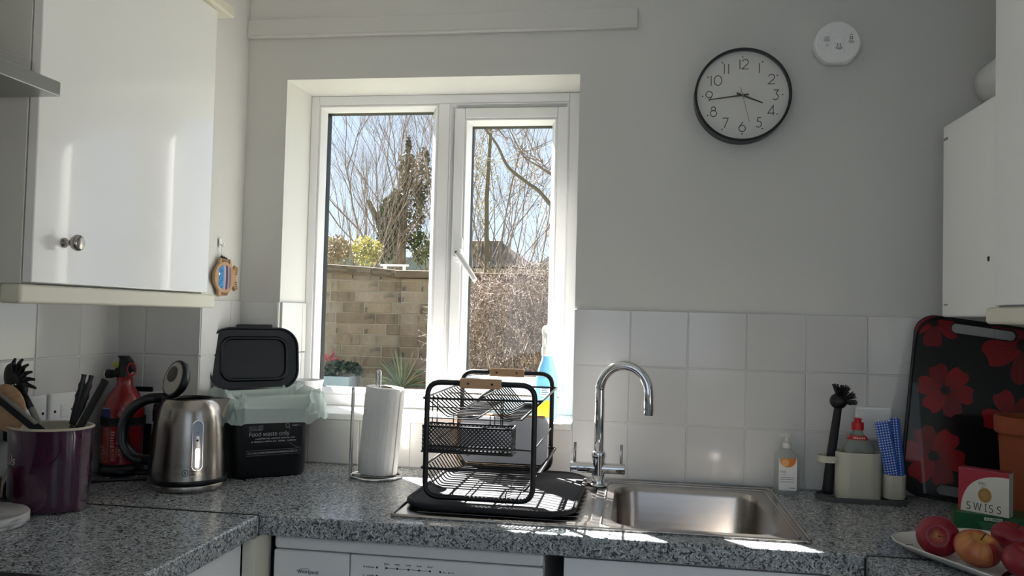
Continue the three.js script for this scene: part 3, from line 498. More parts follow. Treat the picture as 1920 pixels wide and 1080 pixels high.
function plugWithCord(label, at, turn, cord) {
  const t = thing('mains_plug', label, 'plug', at, turn);
  part('plug_body', M(bx(0.05, 0.05, 0.018, 0, 0, 0.009, 0.008, 3), bx(0.034, 0.04, 0.016, 0, -0.004, 0.024, 0.007, 3), cyl(0.008, 0.006, 0.03, 0, -0.05, 0.016, 12)), mt.black, t);
  part('cord', sweep(spline(cord, 28), 0.0042, 8), mt.black, t);
}
plugWithCord('black plug with a cord in the socket behind the wooden spoon', [XL + 0.021, 1.055, 0.61], Math.PI / 2, [[0, -0.045, 0.016], [0.002, -0.075, 0.02], [-0.03, -0.115, 0.022], [-0.02, -0.146, 0.012], [0.05, -0.15, 0.012], [0.16, -0.151, 0.02]]);
plugWithCord('black plug with a cord in the socket behind the fire extinguisher', [-1.06, 1.055, ZB + 0.022], 0, [[0, -0.045, 0.016], [0.0, -0.08, 0.02], [0.01, -0.13, 0.03], [0.03, -0.149, 0.04], [0.09, -0.15, 0.05]]);
single('power_cord', 'black power cord lying on the worktop along the wall below the sockets', 'cord', sweep(spline([[-1.205, 0.905, 0.66], [-1.19, 0.905, 0.55], [-1.16, 0.905, 0.44], [-1.09, 0.905, 0.38], [-1.03, 0.905, 0.35]], 30), 0.0042, 8), mt.black);

// ------------------------------------------------------------------ left worktop: marble board, jar, utensil pot and its utensils
single('marble_board', 'round grey marble board beside the purple utensil pot', 'board', lathe([[0, 0], [0.1, 0], [0.104, 0.003], [0.104, 0.02], [0.101, 0.023], [0, 0.023]], 56), mt.marble, [-1.108, Y0, 0.815]);
{
  const t = thing('glass_jar', 'small glass jar with a copper-coloured inner cup on the marble board', 'jar', [-1.128, Y0 + 0.0235, 0.752]);
  part('glass_wall', lathe([[0.026, 0], [0.03, 0.002], [0.031, 0.05], [0.036, 0.066], [0.038, 0.074], [0.0365, 0.074], [0.0345, 0.066], [0.0295, 0.05]], 32), mt.jarGlass, t);
  part('inner_cup', lathe([[0, 0.001], [0.026, 0.001], [0.0275, 0.055], [0.025, 0.056], [0.023, 0.004], [0, 0.004]], 32), mt.copper, t);
}
const POT = [-1.062, Y0, 0.655];
{
  const t = thing('utensil_pot', 'glossy dark purple ceramic utensil pot with cream lettering', 'pot', POT), a = 0.087, b = 0.072; // oval
  const O = (k, y, n = 48) => { const o = []; for (let i = 0; i < n; i++) { const q = -i / n * Math.PI * 2; o.push([Math.cos(q) * (a - k), y, Math.sin(q) * (b - k)]); } return o; };
  part('wall', loft([O(0.03, 0.001), O(0.012, 0.0), O(0.006, 0.004), O(0.004, 0.02), O(0.001, 0.16), O(0, 0.172)], true), mt.purple, t);
  part('inside', loft([O(0, 0.172), O(-0.001, 0.1745), O(0.002, 0.177), O(0.006, 0.175), O(0.008, 0.15), O(0.012, 0.03), O(0.03, 0.02)], false, true), mt.creamGlaze, t, 'cream glazed rim and inside');
  const g = new THREE.CylinderGeometry(1, 1, 0.03, 24, 1, true, -1.45, 1.2); { const p = g.attributes.position; for (let i = 0; i < p.count; i++) { p.setX(i, p.getX(i) * (a - 0.0017)); p.setZ(i, p.getZ(i) * (b - 0.0017)); } g.computeVertexNormals(); }
  const m = part('lettering', g, decal(canvasTex(700, 200, (c) => { c.fillStyle = '#d8cfc6'; c.font = 'italic bold 165px serif'; c.fillText('utensils', 40, 150, 600); })), t); m.position.y = 0.108; m.castShadow = false;
}
function stick(name, label, geoParts, top, bot, group) { const t = thing(name, label, 'utensil', [0, 0, 0]); geoParts(t, V(...top), V(...bot)); return t; }
const PZ = POT[2];
{ // pasta server
  const t = thing('pasta_server', 'black pasta server with curved prongs standing in the purple pot', 'utensil');
  const b = V(-1.045, 0.935, PZ + 0.01), n = wp(45, 745, PZ), tp = wp(30, 690, PZ);
  part('handle', M(sweep([b, wp(76, 800, PZ).lerp(b, 0.05), wp(60, 768, PZ)], 0.0065, 10), sweep([wp(60, 768, PZ), n], 0.006, 10)), mt.greyPanel, t);
  const ctr = wp(30, 715, PZ);
  part('head', (() => { const s = new THREE.SphereGeometry(1, 20, 14).scale(0.026, 0.042, 0.012).rotateZ(0.42); return s.translate(ctr.x, ctr.y, ctr.z); })(), mt.black, t);
  part('neck', sweep([wp(58, 765, PZ), wp(50, 750, PZ), wp(42, 735, PZ)], 0.007, 8), mt.black, t);
  for (const [px, py] of [[29, 672], [43, 673], [54, 683], [61, 697], [66, 712], [68, 728]]) { const e = wp(px, py, PZ + 0.012), s = ctr.clone().lerp(e, 0.35); part('prong', sweep(spline([s, s.clone().lerp(e, 0.6).add(V(0.002, 0.003, 0.008)), e], 8), 0.0068, 7, false, 0.0025), mt.black, t); }
  for (const [x, y] of [[24, 722], [29, 721]]) { const p = wp(x, y, PZ + 0.013); part('drain_hole', new THREE.SphereGeometry(0.0018, 8, 6).translate(p.x, p.y, p.z), mt.white, t); }
}
{ // wooden spoon
  const t = thing('wooden_spoon', 'round-bowled wooden spoon standing in the purple pot', 'utensil'), z = PZ + 0.03, c = wp(14, 765, z);
  part('bowl', new THREE.SphereGeometry(1, 28, 16).scale(0.043, 0.052, 0.009).rotateZ(0.4).translate(c.x, c.y, c.z), mt.wood, t);
  part('handle', sweep([wp(30, 790, z), V(-1.07, 0.94, PZ + 0.02)], 0.006, 10), mt.wood, t);
}
{
  const t = thing('spatula_handle', 'flat dark grey utensil handle leaning out of the purple pot over the wooden spoon', 'utensil'), a = wp(-12, 738, PZ + 0.05), b = wp(66, 801, PZ + 0.046), d = b.clone().sub(a), L = d.length();
  const g = bx(0.02, L + 0.06, 0.008, 0, -0.03, 0, 0.003); const m = part('handle', g, mt.blackMatt, t); m.position.copy(a.clone().lerp(b, 0.5)); m.quaternion.setFromUnitVectors(V(0, -1, 0), d.normalize());
  part('grip_edge', bx(0.006, L, 0.009, 0.008, 0, 0, 0.002), mt.greyPanel, m);
}
{ // tongs
  const t = thing('kitchen_tongs', 'black scallop-edged tongs standing in the purple pot', 'utensil');
  for (const [p0, p1] of [[[158, 702], [137, 795]], [[172, 704], [142, 797]]]) {
    const a = wp(...p0, PZ - 0.01), b = wp(...p1, PZ), q = []; for (let i = 0; i <= 14; i++) q.push(a.clone().lerp(b, i / 14));
    part('arm', sweep(q, q.map((_, i) => 0.0045 + 0.0035 * Math.min(1, i / 6) + (i < 9 ? 0.0012 * Math.cos(i * 2.1) : 0)), 8), mt.black, t);
    part('steel_arm', sweep([b, b.clone().lerp(V(-1.06, 0.94, PZ), 0.7)], 0.006, 8), mt.steel, t);
  }
}
{
  const t = thing('spatula_handle', 'straight flat black handle leaning out of the purple pot beside the tongs', 'utensil'), a = wp(196, 716, PZ - 0.005), b = wp(150, 800, PZ + 0.005), d = b.clone().sub(a), L = d.length();
  const m = part('handle', bx(0.017, L + 0.05, 0.007, 0, -0.02, 0, 0.002), mt.black, t); m.position.copy(a.clone().lerp(b, 0.5)); m.quaternion.setFromUnitVectors(V(0, -1, 0), d.normalize());
  part('blade_edge', bx(0.003, L, 0.0076, -0.0075, 0, 0, 0.001), mt.greyPanel, m);
}
// ------------------------------------------------------------------ fire extinguisher and kettle
{
  const t = thing('fire_extinguisher', 'small red fire extinguisher with a black strap and valve in the corner', 'fire extinguisher', [-1.146, Y0, 0.285]), R = 0.0505;
  part('cylinder', lathe([[0, 0.022], [R - 0.004, 0.022], [R, 0.03], [R, 0.165], [R - 0.002, 0.18], [R - 0.012, 0.202], [0.028, 0.218], [0.021, 0.226], [0.019, 0.236], [0.019, 0.25], [0, 0.25]], 48), mt.red, t);
  part('foot', lathe([[0, 0], [R + 0.003, 0], [R + 0.004, 0.01], [R + 0.001, 0.03], [0, 0.03]], 40), mt.black, t);
  part('strap', lathe([[R + 0.0005, 0.128], [R + 0.0035, 0.128], [R + 0.0035, 0.148], [R + 0.0005, 0.148]], 40), mt.blackMatt, t);
  part('bracket', bx(0.05, 0.2, 0.006, 0.02, 0.12, -R - 0.004, 0.002), mt.black, t);
  part('valve', M(cyl(0.014, 0.013, 0.03, 0, 0.248, 0, 20), bx(0.034, 0.02, 0.022, -0.008, 0.262, 0, 0.004)), mt.black, t);
  part('nozzle', M(cyl(0.008, 0.008, 0.026, 0, 0, 0, 14).rotateZ(Math.PI / 2).translate(-0.012, 0.256, 0.006), cyl(0.011, 0.012, 0.014, 0, 0, 0, 14).rotateZ(Math.PI / 2).translate(-0.032, 0.256, 0.006)), mt.blackMatt, t);
  part('nozzle_tip', cyl(0.0095, 0.0095, 0.006, 0, 0, 0, 14).rotateZ(Math.PI / 2).translate(-0.045, 0.256, 0.006), mt.whitePlastic, t);
  part('lever', ext(poly([[-0.02, 0.262], [-0.016, 0.27], [-0.012, 0.296], [-0.018, 0.304], [0.004, 0.304], [0.016, 0.292], [0.026, 0.272], [0.024, 0.262]]), 0.022, 0.003).translate(0, 0, -0.011), mt.black, t);
  part('gauge', new THREE.SphereGeometry(0.008, 14, 10).translate(-0.019, 0.281, 0.012), std('#b6c23a', 0.4), t, 'yellow-green tag');
  part('safety_pin', new THREE.TorusGeometry(0.014, 0.0022, 8, 24).scale(0.75, 1.1, 1).rotateY(0.4).translate(0.026, 0.27, 0.012), mt.redCap, t);
  const wrap = (name, y, h, a0, al, w, hh, draw) => { const m = part(name, new THREE.CylinderGeometry(R + 0.0004, R + 0.0004, h, 24, 1, true, a0, al).translate(0, y, 0), decal(canvasTex(w, hh, draw), { roughness: 0.25 }), t); m.castShadow = false; return m; };
  wrap('label', 0.16, 0.024, -1.0, 0.95, 200, 60, (g) => { g.fillStyle = '#1d2a6b'; g.fillRect(0, 0, 200, 60); g.fillStyle = '#d8d8e6'; g.fillRect(0, 0, 200, 4); });
  wrap('label', 0.158, 0.022, 0.1, 0.7, 160, 80, (g) => { g.strokeStyle = '#e3a9a9'; g.lineWidth = 5; g.beginPath(); g.moveTo(80, 6); g.lineTo(112, 40); g.lineTo(80, 74); g.lineTo(48, 40); g.closePath(); g.stroke(); g.beginPath(); g.arc(80, 40, 14, 0, 7); g.moveTo(80, 20); g.lineTo(80, 60); g.stroke(); });
  wrap('label', 0.078, 0.09, -1.1, 2.2, 520, 420, (g) => {
    g.strokeStyle = '#dba3a0'; g.fillStyle = '#dba3a0'; g.lineWidth = 4; g.strokeRect(10, 6, 215, 390);
    g.save(); g.translate(330, 40); g.rotate(Math.PI / 2); scribble(g, 0, 0, 150, 60); scribble(g, 0, 74, 190, 60); g.restore();
    for (let i = 0; i < 9; i++) g.fillRect(30, 200 + i * 20, 90 + (i * 47) % 80, 7); for (let i = 0; i < 5; i++) { g.strokeRect(270 + (i % 2) * 70, 230 + Math.floor(i / 2) * 56, 56, 46); g.fillRect(284 + (i % 2) * 70, 246 + Math.floor(i / 2) * 56, 26, 18); }
  });
}
{
  const t = thing('kettle', 'brushed steel jug kettle with a black handle and open lid', 'kettle', [-0.9, Y0, 0.385]), R = 0.0865;
  part('power_base', lathe([[0, 0], [R - 0.004, 0], [R, 0.003], [R + 0.001, 0.014], [R - 0.003, 0.018], [0, 0.018]], 56), mt.steel, t);
  part('base_ring', lathe([[R - 0.006, 0.0175], [R + 0.0015, 0.018], [R + 0.002, 0.027], [R - 0.002, 0.0285]], 56), mt.black, t);
  const wall = [[R - 0.001, 0.028], [R - 0.002, 0.04], [R - 0.005, 0.1], [R - 0.009, 0.16], [R - 0.015, 0.19], [R - 0.021, 0.204], [R - 0.028, 0.212], [R - 0.031, 0.214], [R - 0.034, 0.212], [R - 0.03, 0.19], [R - 0.01, 0.05], [0, 0.045]];
  part('jug', lathe(wall, 72), mt.steel, t);
  part('lid_rim', lathe([[R - 0.037, 0.206], [R - 0.031, 0.214], [R - 0.035, 0.2155], [R - 0.039, 0.21]], 56), mt.black, t);
  const sp = part('spout', (() => { const g = new THREE.BufferGeometry(); const A = [[0.052, 0.214, 0.026], [0.09, 0.214, 0], [0.052, 0.214, -0.026], [0.07, 0.168, 0.013], [0.0775, 0.165, 0], [0.07, 0.168, -0.013]]; const f = [0, 3, 1, 1, 3, 4, 1, 4, 2, 2, 4, 5]; g.setAttribute('position', new THREE.Float32BufferAttribute(f.flatMap((i) => A[i]), 3)); g.computeVertexNormals(); return M(g); })(), mt.steel, t);
  sp.material = std('#aca6a0', 0.24, { metalness: 1, side: THREE.DoubleSide }); sp.rotation.y = 0.35;
  // handle side, towards the left and a little to the viewer
  const H = new THREE.Group(); H.name = 'handle'; H.rotation.y = 0.12; t.add(H); H.userData.label = 'black loop handle';
  part('handle_spine', ext(poly([[-0.062, 0.214], [-0.05, 0.222], [-0.05, 0.03], [-0.094, 0.03], [-0.092, 0.1], [-0.08, 0.19]]), 0.034, 0.004).translate(0, 0, -0.017), mt.black, H);
  const loop = spline([[-0.058, 0.213, 0], [-0.11, 0.207, 0], [-0.15, 0.178, 0], [-0.166, 0.13, 0], [-0.16, 0.092, 0], [-0.135, 0.066, 0], [-0.085, 0.06, 0]], 36);
  const lg = sweep(loop, 0.0125, 14); { const p = lg.attributes.position; for (let i = 0; i < p.count; i++) p.setZ(i, p.getZ(i) * 1.25); lg.computeVertexNormals(); }
  part('handle_loop', lg, mt.black, H);
  part('handle_inlay', sweep(loop.slice(3, -3).map((p) => p.clone().multiplyScalar(1).add(V(0, 0, 0.0135))), 0.0045, 8), std('#3a3c3e', 0.4), H);
  part('switch_lever', M(bx(0.04, 0.01, 0.024, -0.108, 0.03, 0, 0.004), bx(0.012, 0.04, 0.02, -0.092, 0.046, 0, 0.003)), mt.black, H);
  const lid = new THREE.Group(); lid.name = 'lid'; t.add(lid); lid.userData.label = 'open black lid with a steel top';
  lid.position.copy(wp(330, 711, 0.39)).sub(t.position); lid.quaternion.setFromUnitVectors(V(0, 1, 0), V(-0.5, 0.28, 0.82).normalize());
  part('lid_shell', lathe([[0, -0.016], [0.036, -0.016], [0.04, -0.012], [0.0465, -0.006], [0.047, 0.004], [0.044, 0.008], [0, 0.0085]], 44), mt.black, lid);
  part('lid_plate', lathe([[0, 0.0095], [0.038, 0.0095], [0.0405, 0.0082]], 44), mt.steel, lid, 'steel disc');
  part('lid_button', lathe([[0, 0.013], [0.018, 0.0125], [0.02, 0.0095]], 32).translate(0, 0, -0.012), std('#4a4743', 0.45), lid);
  part('lid_hinge', sweep([lid.position.clone().negate().add(V(-0.058, 0.214, 0.006)).applyQuaternion(lid.quaternion.clone().invert()), V(0, -0.008, 0.03)], 0.008, 8), mt.black, lid);
  const face = new THREE.Group(); face.name = 'water_gauge'; t.add(face); face.rotation.y = 0.74;
  part('gauge_frame', ext((() => { const s = rrect(0.026, 0.118, 0.0125); s.holes.push(rrect(0.021, 0.113, 0.0104, 0, 0, THREE.Path)); return s; })(), 0.005, 0.001, 10).rotateX(-0.055).translate(0, 0.11, R - 0.0085), mt.chrome, face);
  part('gauge_window', ext(rrect(0.022, 0.114, 0.0108), 0.003).rotateX(-0.055).translate(0, 0.11, R - 0.009), phy('#8f95a6', 0.08), face);
  part('gauge_water', ext(rrect(0.01, 0.045, 0.004), 0.002).rotateX(-0.055).translate(0, 0.082, R - 0.0045), mt.chrome, face);
  part('gauge_mark', M(bx(0.006, 0.001, 0.001, 0, 0.14, R - 0.0075), new THREE.SphereGeometry(0.0025, 8, 6).translate(0, 0.122, R - 0.0055)), mt.black, face);
  const lb = part('maker_mark', new THREE.CylinderGeometry(R + 0.0006, R - 0.0002, 0.026, 20, 1, true, 0.3, 0.75).translate(0, 0.048, 0), decal(canvasTex(600, 200, (g) => { g.strokeStyle = g.fillStyle = '#4c4844'; g.lineWidth = 10; g.beginPath(); g.arc(110, 100, 56, 0, 7); g.stroke(); g.font = 'bold 66px serif'; g.fillText('R', 84, 122); g.font = '48px serif'; g.fillText('Russell', 200, 90); g.fillText('Hobbs', 200, 146); }), { metalness: 0.6 }), t); lb.castShadow = false;
}
// ------------------------------------------------------------------ food-waste caddy with liner
{
  const t = thing('food_waste_caddy', 'black plastic food-waste caddy with its lid open', 'bin', [-0.815, Y0, 0.168], 0.7);
  const W = 0.212, D = 0.19;
  part('tub', loft([ring(W - 0.06, D - 0.06, 0.02, 0.004), ring(W - 0.03, D - 0.03, 0.028, 0), ring(W - 0.02, D - 0.02, 0.03, 0.006), ring(W, D, 0.034, 0.175), ring(W + 0.014, D + 0.014, 0.04, 0.177), ring(W + 0.014, D + 0.014, 0.04, 0.188), ring(W, D, 0.034, 0.189), ring(W - 0.008, D - 0.008, 0.032, 0.17), ring(W - 0.03, D - 0.03, 0.03, 0.02)], true, true), mt.black, t);
  print('lettering', 0.15, 0.105, 1050, 735, (g) => {
    g.fillStyle = '#b9bcbe'; g.strokeStyle = '#9b9ea1'; g.font = '100px sans-serif'; g.fillText('Food waste only', 60, 290, 900);
    scribble(g, 180, 350, 700, 30); scribble(g, 110, 402, 800, 30);
    g.lineWidth = 5; for (let i = 0; i < 4; i++) { g.beginPath(); g.moveTo(60, 120 + i * 22); g.lineTo(300, 120 + i * 22); g.stroke(); } g.strokeRect(250, 105, 56, 70);
    g.lineWidth = 9; g.beginPath(); g.arc(750, 120, 34, 0, 7); g.stroke(); g.beginPath(); g.moveTo(770, 140); g.lineTo(800, 175); g.stroke(); scribble(g, 805, 136, 170, 34);
    g.lineWidth = 4; for (const y of [540, 572, 600, 632]) { g.beginPath(); g.moveTo(20, y); g.lineTo(960, y - 4); g.stroke(); } scribble(g, 60, 596, 860, 22);
    g.beginPath(); g.moveTo(790, 430); g.lineTo(930, 520); g.lineTo(985, 520); g.lineTo(985, 640); g.stroke();
  }, t, [0.006, 0.098, D / 2 + 0.0003], [-0.055, 0, 0]);
  // lid swung right back, its inside towards the room
  const lid = new THREE.Group(); lid.name = 'lid'; t.add(lid); lid.position.set(0, 0.197, -D / 2 - 0.012); lid.rotation.x = -0.16; lid.userData.label = 'open black lid, its ribbed inside showing';
  const S = (w, h, r, z) => ring(w, h, r, 0, 0, 0, 8).map(([x, , y]) => [x, y + 0.098, z]);
  part('lid_shell', loft([S(0.19, 0.12, 0.03, -0.012), S(0.232, 0.162, 0.05, -0.01), S(0.246, 0.176, 0.056, 0.004), S(0.246, 0.176, 0.056, 0.012), S(0.238, 0.168, 0.052, 0.012), S(0.234, 0.164, 0.05, 0.004), S(0.19, 0.128, 0.034, 0.003), S(0.182, 0.12, 0.03, 0.009), S(0.174, 0.112, 0.028, 0.009), S(0.168, 0.106, 0.026, 0.001)], true, true), mt.black, lid);
  part('lid_catch', bx(0.1, 0.012, 0.02, 0, 0.189, 0.002, 0.004), mt.black, lid);
  part('hinge', M(bx(0.016, 0.03, 0.014, -0.066, 0.002, 0, 0.004), bx(0.016, 0.03, 0.014, 0.066, 0.002, 0, 0.004), cyl(0.005, 0.005, 0.15, 0, -0.075, 0, 12).rotateZ(Math.PI / 2).translate(0, -0.008, 0), bx(0.12, 0.016, 0.008, 0, -0.004, -0.004, 0.002)), mt.black, lid);
  // the handle's pivots
  for (const s of [-1, 1]) part('handle_pivot', cyl(0.009, 0.007, 0.012, 0, 0, 0, 14).rotateZ(s * -Math.PI / 2).translate(s * 0.119, 0.16, -0.02), mt.black, t);
}
{ // crumpled liner folded over the caddy's rim
  const W = 0.214, D = 0.192, N = 132, rows = [], hsh = (i, k) => vnoise(i / N * 22, k * 0.9, 22, 71 + k) - 0.5;
  const base = (g) => ring(W + 2 * g, D + 2 * g, 0.036 + g, 0, 0, 0, 32).slice(0, N);
  const prof = [[-0.022, 0.15, 0.004, 0.006], [-0.016, 0.186, 0.008, 0.012], [-0.006, 0.206, 0.014, 0.02], [0.005, 0.214, 0.016, 0.022], [0.014, 0.206, 0.017, 0.018], [0.018, 0.194, 0.016, 0.016], [0.021, 0.178, 0.018, 0.016], [0.023, 0.162, 0.018, 0.018], [0.024, 0.148, 0.018, 0.022]];
  prof.forEach(([g, y, a, b], k) => {
    rows.push(base(g).map(([x, , z], i) => {
      const l = Math.hypot(x, z), u = x / l, v = z / l, bulge = Math.max(0, u) * Math.max(0, 0.25 + 0.9 * u) * (k > 2 ? 0.022 : 0.008), f = hsh(i, k), f2 = vnoise(i / N * 44, k * 1.3, 44, 90) - 0.5;
      const lift = Math.max(0, u - 0.2) * 0.012 * (k < 5 ? 1 : -0.4) - Math.max(0, -v) * 0.0;
      return [x + u * (bulge + a * f + a * 0.6 * f2), y + b * f + b * 0.7 * f2 + lift, z + v * (bulge * 0.7 + a * f + a * 0.6 * f2)];
    }));
  });
  const g = loft(rows.map((r) => r.slice()));
  const t = thing('caddy_liner', 'pale green compostable liner bag folded over the black caddy', 'bin liner', [-0.815, Y0, 0.168], 0.7);
  part('folded_rim', g, mt.bag, t);
  const tuft = []; // gathered end at the side
  for (let q = 0; q < 3; q++) {
    const R = [], n = 30; for (let j = 0; j < 7; j++) { const s = j / 6, row = []; for (let i = 0; i < n; i++) { const a = -i / n * Math.PI * 2, r = (0.02 + 0.016 * Math.sin(s * Math.PI)) * (1 - 0.45 * s * s) * (1 + 0.5 * (vnoise(i / n * 10, j * 0.8 + q * 5, 10, 120 + q) - 0.5)); row.push([0.112 + s * 0.03 + 0.01 * q, 0.19 - q * 0.016 + Math.sin(a) * r * 0.62 - s * 0.016, 0.045 - q * 0.045 + Math.cos(a) * r]); } R.push(row); } tuft.push(loft(R, false, true));
  }
  tuft.forEach((g2) => part('crumpled_fold', g2, mt.bag, t));
}
// ------------------------------------------------------------------ kitchen roll on a wire stand
{
  const cx = -0.504, cz = 0.152, t = thing('kitchen_roll_stand', 'chrome wire kitchen-roll stand under the paper roll', 'stand', [cx, Y0, cz]);
  const c = []; for (let i = 0; i < 40; i++) { const a = i / 40 * Math.PI * 2; c.push([Math.cos(a) * 0.066, 0.004, Math.sin(a) * 0.066]); }
  part('base_ring', sweep(c, 0.0035, 8, true), mt.chrome, t);
  part('cross_bar', M(sweep([[-0.066, 0.004, 0], [0.066, 0.004, 0]], 0.003, 8)), mt.chrome, t);
  part('centre_post', sweep(bend([[-0.0045, 0.004, 0], [-0.0045, 0.279, 0], [0.0045, 0.279, 0], [0.0045, 0.004, 0]], 0.006), 0.0032, 10), mt.chrome, t);
  part('guide_rod', M(sweep([[-0.0665, 0.004, 0.012], [-0.0655, 0.228, 0.012]], 0.0032, 10), sweep([[-0.0665, 0.004, 0.004], [-0.0655, 0.228, 0.004]], 0.0032, 10), new THREE.SphereGeometry(0.0055, 12, 8).translate(-0.0655, 0.23, 0.008)), mt.chrome, t);
  const roll = thing('kitchen_roll', 'white kitchen paper roll leaning on its chrome stand', 'paper roll', [cx + 0.003, Y0 + 0.011, cz]);
  roll.rotation.z = -0.075;
  const pr = [[0.0205, 0.002], [0.049, 0.002], [0.0505, 0.004], [0.0512, 0.06], [0.0508, 0.12], [0.0515, 0.18], [0.051, 0.224], [0.049, 0.2265], [0.0205, 0.2265]];
  part('paper', crease(lathe(pr, 64), 0.7), mt.paper, roll);
  part('core', lathe([[0.0205, 0.2262], [0.019, 0.2262], [0.019, 0.003], [0.0205, 0.003]], 32), std('#b59b78', 0.9), roll, 'brown card core');
  part('loose_sheet', (() => { const g = new THREE.CylinderGeometry(0.0525, 0.0525, 0.222, 14, 1, true, 1.2, 0.8); return g.translate(0, 0.114, 0); })(), std('#efede8', 0.95, { side: THREE.DoubleSide, bumpMap: grainTex, bumpScale: 0.0016 }), roll);
}
single('white_bowl', 'small white pot on the sill behind the black caddy', 'pot', crease(lathe([[0, 0], [0.03, 0], [0.032, 0.002], [0.047, 0.082], [0.0485, 0.085], [0.046, 0.085], [0.031, 0.006], [0, 0.005]], 40), 0.8), mt.white, [-0.798, SILL, -0.078]);
// ------------------------------------------------------------------ drying mat, dish rack, boards
{
  const t = thing('drying_mat', 'dark grey drying mat on the drainer under the dish rack', 'mat', [-0.143, Y0 + 0.0075, 0.268], -0.02), w = 0.385, d = 0.47;
  part('pad', flat(ext(rrect(w - 0.02, d - 0.02, 0.07), 0.009, 0.003, 12)), mt.mat, t);
  part('border', sweep(ring(w - 0.012, d - 0.012, 0.075, 0.0065, 0, 0, 10), 0.0065, 8, true), std('#1d1e21', 0.85), t);
}
{
  const x0 = -0.293, x1 = -0.05, zF = 0.448, zB = 0.075, y0 = Y0 + 0.0205, y1 = 1.181;
  const t = thing('dish_rack', 'black wire two-tier dish rack with wooden handles', 'dish rack', [(x0 + x1) / 2, y0, (zF + zB) / 2]);
  const hx = (x1 - x0) / 2, hz = (zF - zB) / 2, H = y1 - y0;
  for (const z of [hz, -hz]) {
    part('end_frame', sweep(bend([[-hx, 0.006, z], [hx, 0.006, z], [hx, H, z], [-hx, H, z]], 0.032, true), 0.0062, 12, true), mt.blackWire, t);
    const hd = part('wooden_grip', bx(0.094, 0.022, 0.022, 0, H, z, 0.004, 3), mt.wood, t, 'pale wooden grip');
    for (const x of [-0.027, 0.027]) part('screw', cyl(0.0028, 0.0028, 0.002, 0, 0, 0, 10).rotateX(Math.PI / 2).translate(x, H, z + 0.0105), mt.darkSlot, hd);
  }
  const wire = (name, pts, r = 0.0015, rad = 6) => part(name, sweep(bend(pts, 0.008, false, 3), r, rad), mt.blackWire, t);
  // lower tray: wires run across and turn up at both sides
  const yl = 0.022, nl = 15;
  for (let i = 0; i < nl; i++) { const z = -hz + 0.02 + i * (2 * hz - 0.04) / (nl - 1); wire('tray_wire', [[-hx - 0.008, yl + 0.043, z], [-hx + 0.022, yl, z], [hx - 0.022, yl, z], [hx + 0.012, yl + 0.043, z]]); }
  for (const x of [-0.06, 0.06]) wire('tray_support', [[x, -0.004, hz - 0.012], [x, yl - 0.003, hz - 0.012], [x, yl - 0.003, -hz + 0.012], [x, -0.004, -hz + 0.012]]);
  const rimL = part('tray_rim', sweep(bend([[-hx - 0.012, yl + 0.045, -hz + 0.006], [-hx - 0.012, yl + 0.045, hz - 0.004], [hx + 0.014, yl + 0.045, hz - 0.004], [hx + 0.014, yl + 0.045, -hz + 0.006]], 0.012, true), 0.0028, 8, true), mt.blackWire, t);
  part('tray_floor_rim', sweep([[-hx + 0.022, yl, -hz + 0.012], [hx - 0.022, yl, -hz + 0.012]], 0.0035, 8), mt.blackWire, t);
  // upper tray: saw-tooth plate slots
  const yu = 0.182, nu = 13;
  for (let i = 0; i < nu; i++) { const z = -hz + 0.018 + i * (2 * hz - 0.036) / (nu - 1); wire('plate_wire', [[-hx - 0.006, yu + 0.04, z], [-hx + 0.042, yu, z], [-0.008, yu, z]], 0.0016); wire('plate_wire', [[0.004, yu + 0.048, z], [0.048, yu, z], [hx - 0.03, yu, z], [hx + 0.012, yu + 0.043, z]], 0.0016); }
  part('upper_rim', sweep(bend([[-hx - 0.012, yu + 0.041, -hz + 0.006], [-hx - 0.012, yu + 0.041, hz - 0.004], [hx + 0.014, yu + 0.044, hz - 0.004], [hx + 0.014, yu + 0.044, -hz + 0.006]], 0.012, true), 0.0026, 8, true), mt.blackWire, t);
  part('floor_bar', sweep([[-0.008, yu, -hz + 0.006], [-0.008, yu, hz - 0.012]], 0.0022, 8), mt.blackWire, t); part('floor_bar', sweep([[hx - 0.03, yu, -hz + 0.006], [hx - 0.03, yu, hz - 0.012]], 0.0022, 8), mt.blackWire, t); part('ridge_bar', sweep([[0.004, yu + 0.048, -hz + 0.006], [0.004, yu + 0.048, hz - 0.012]], 0.0022, 8), mt.blackWire, t);
  for (const x of [hx, -hx]) part('side_brace', sweep([[x, 0.118, hz], [x, 0.118, -hz]], 0.002, 6), mt.blackWire, t);
  part('cross_brace', sweep([[-hx, 0.118, hz], [hx, 0.118, hz]], 0.002, 6), mt.blackWire, t);
}
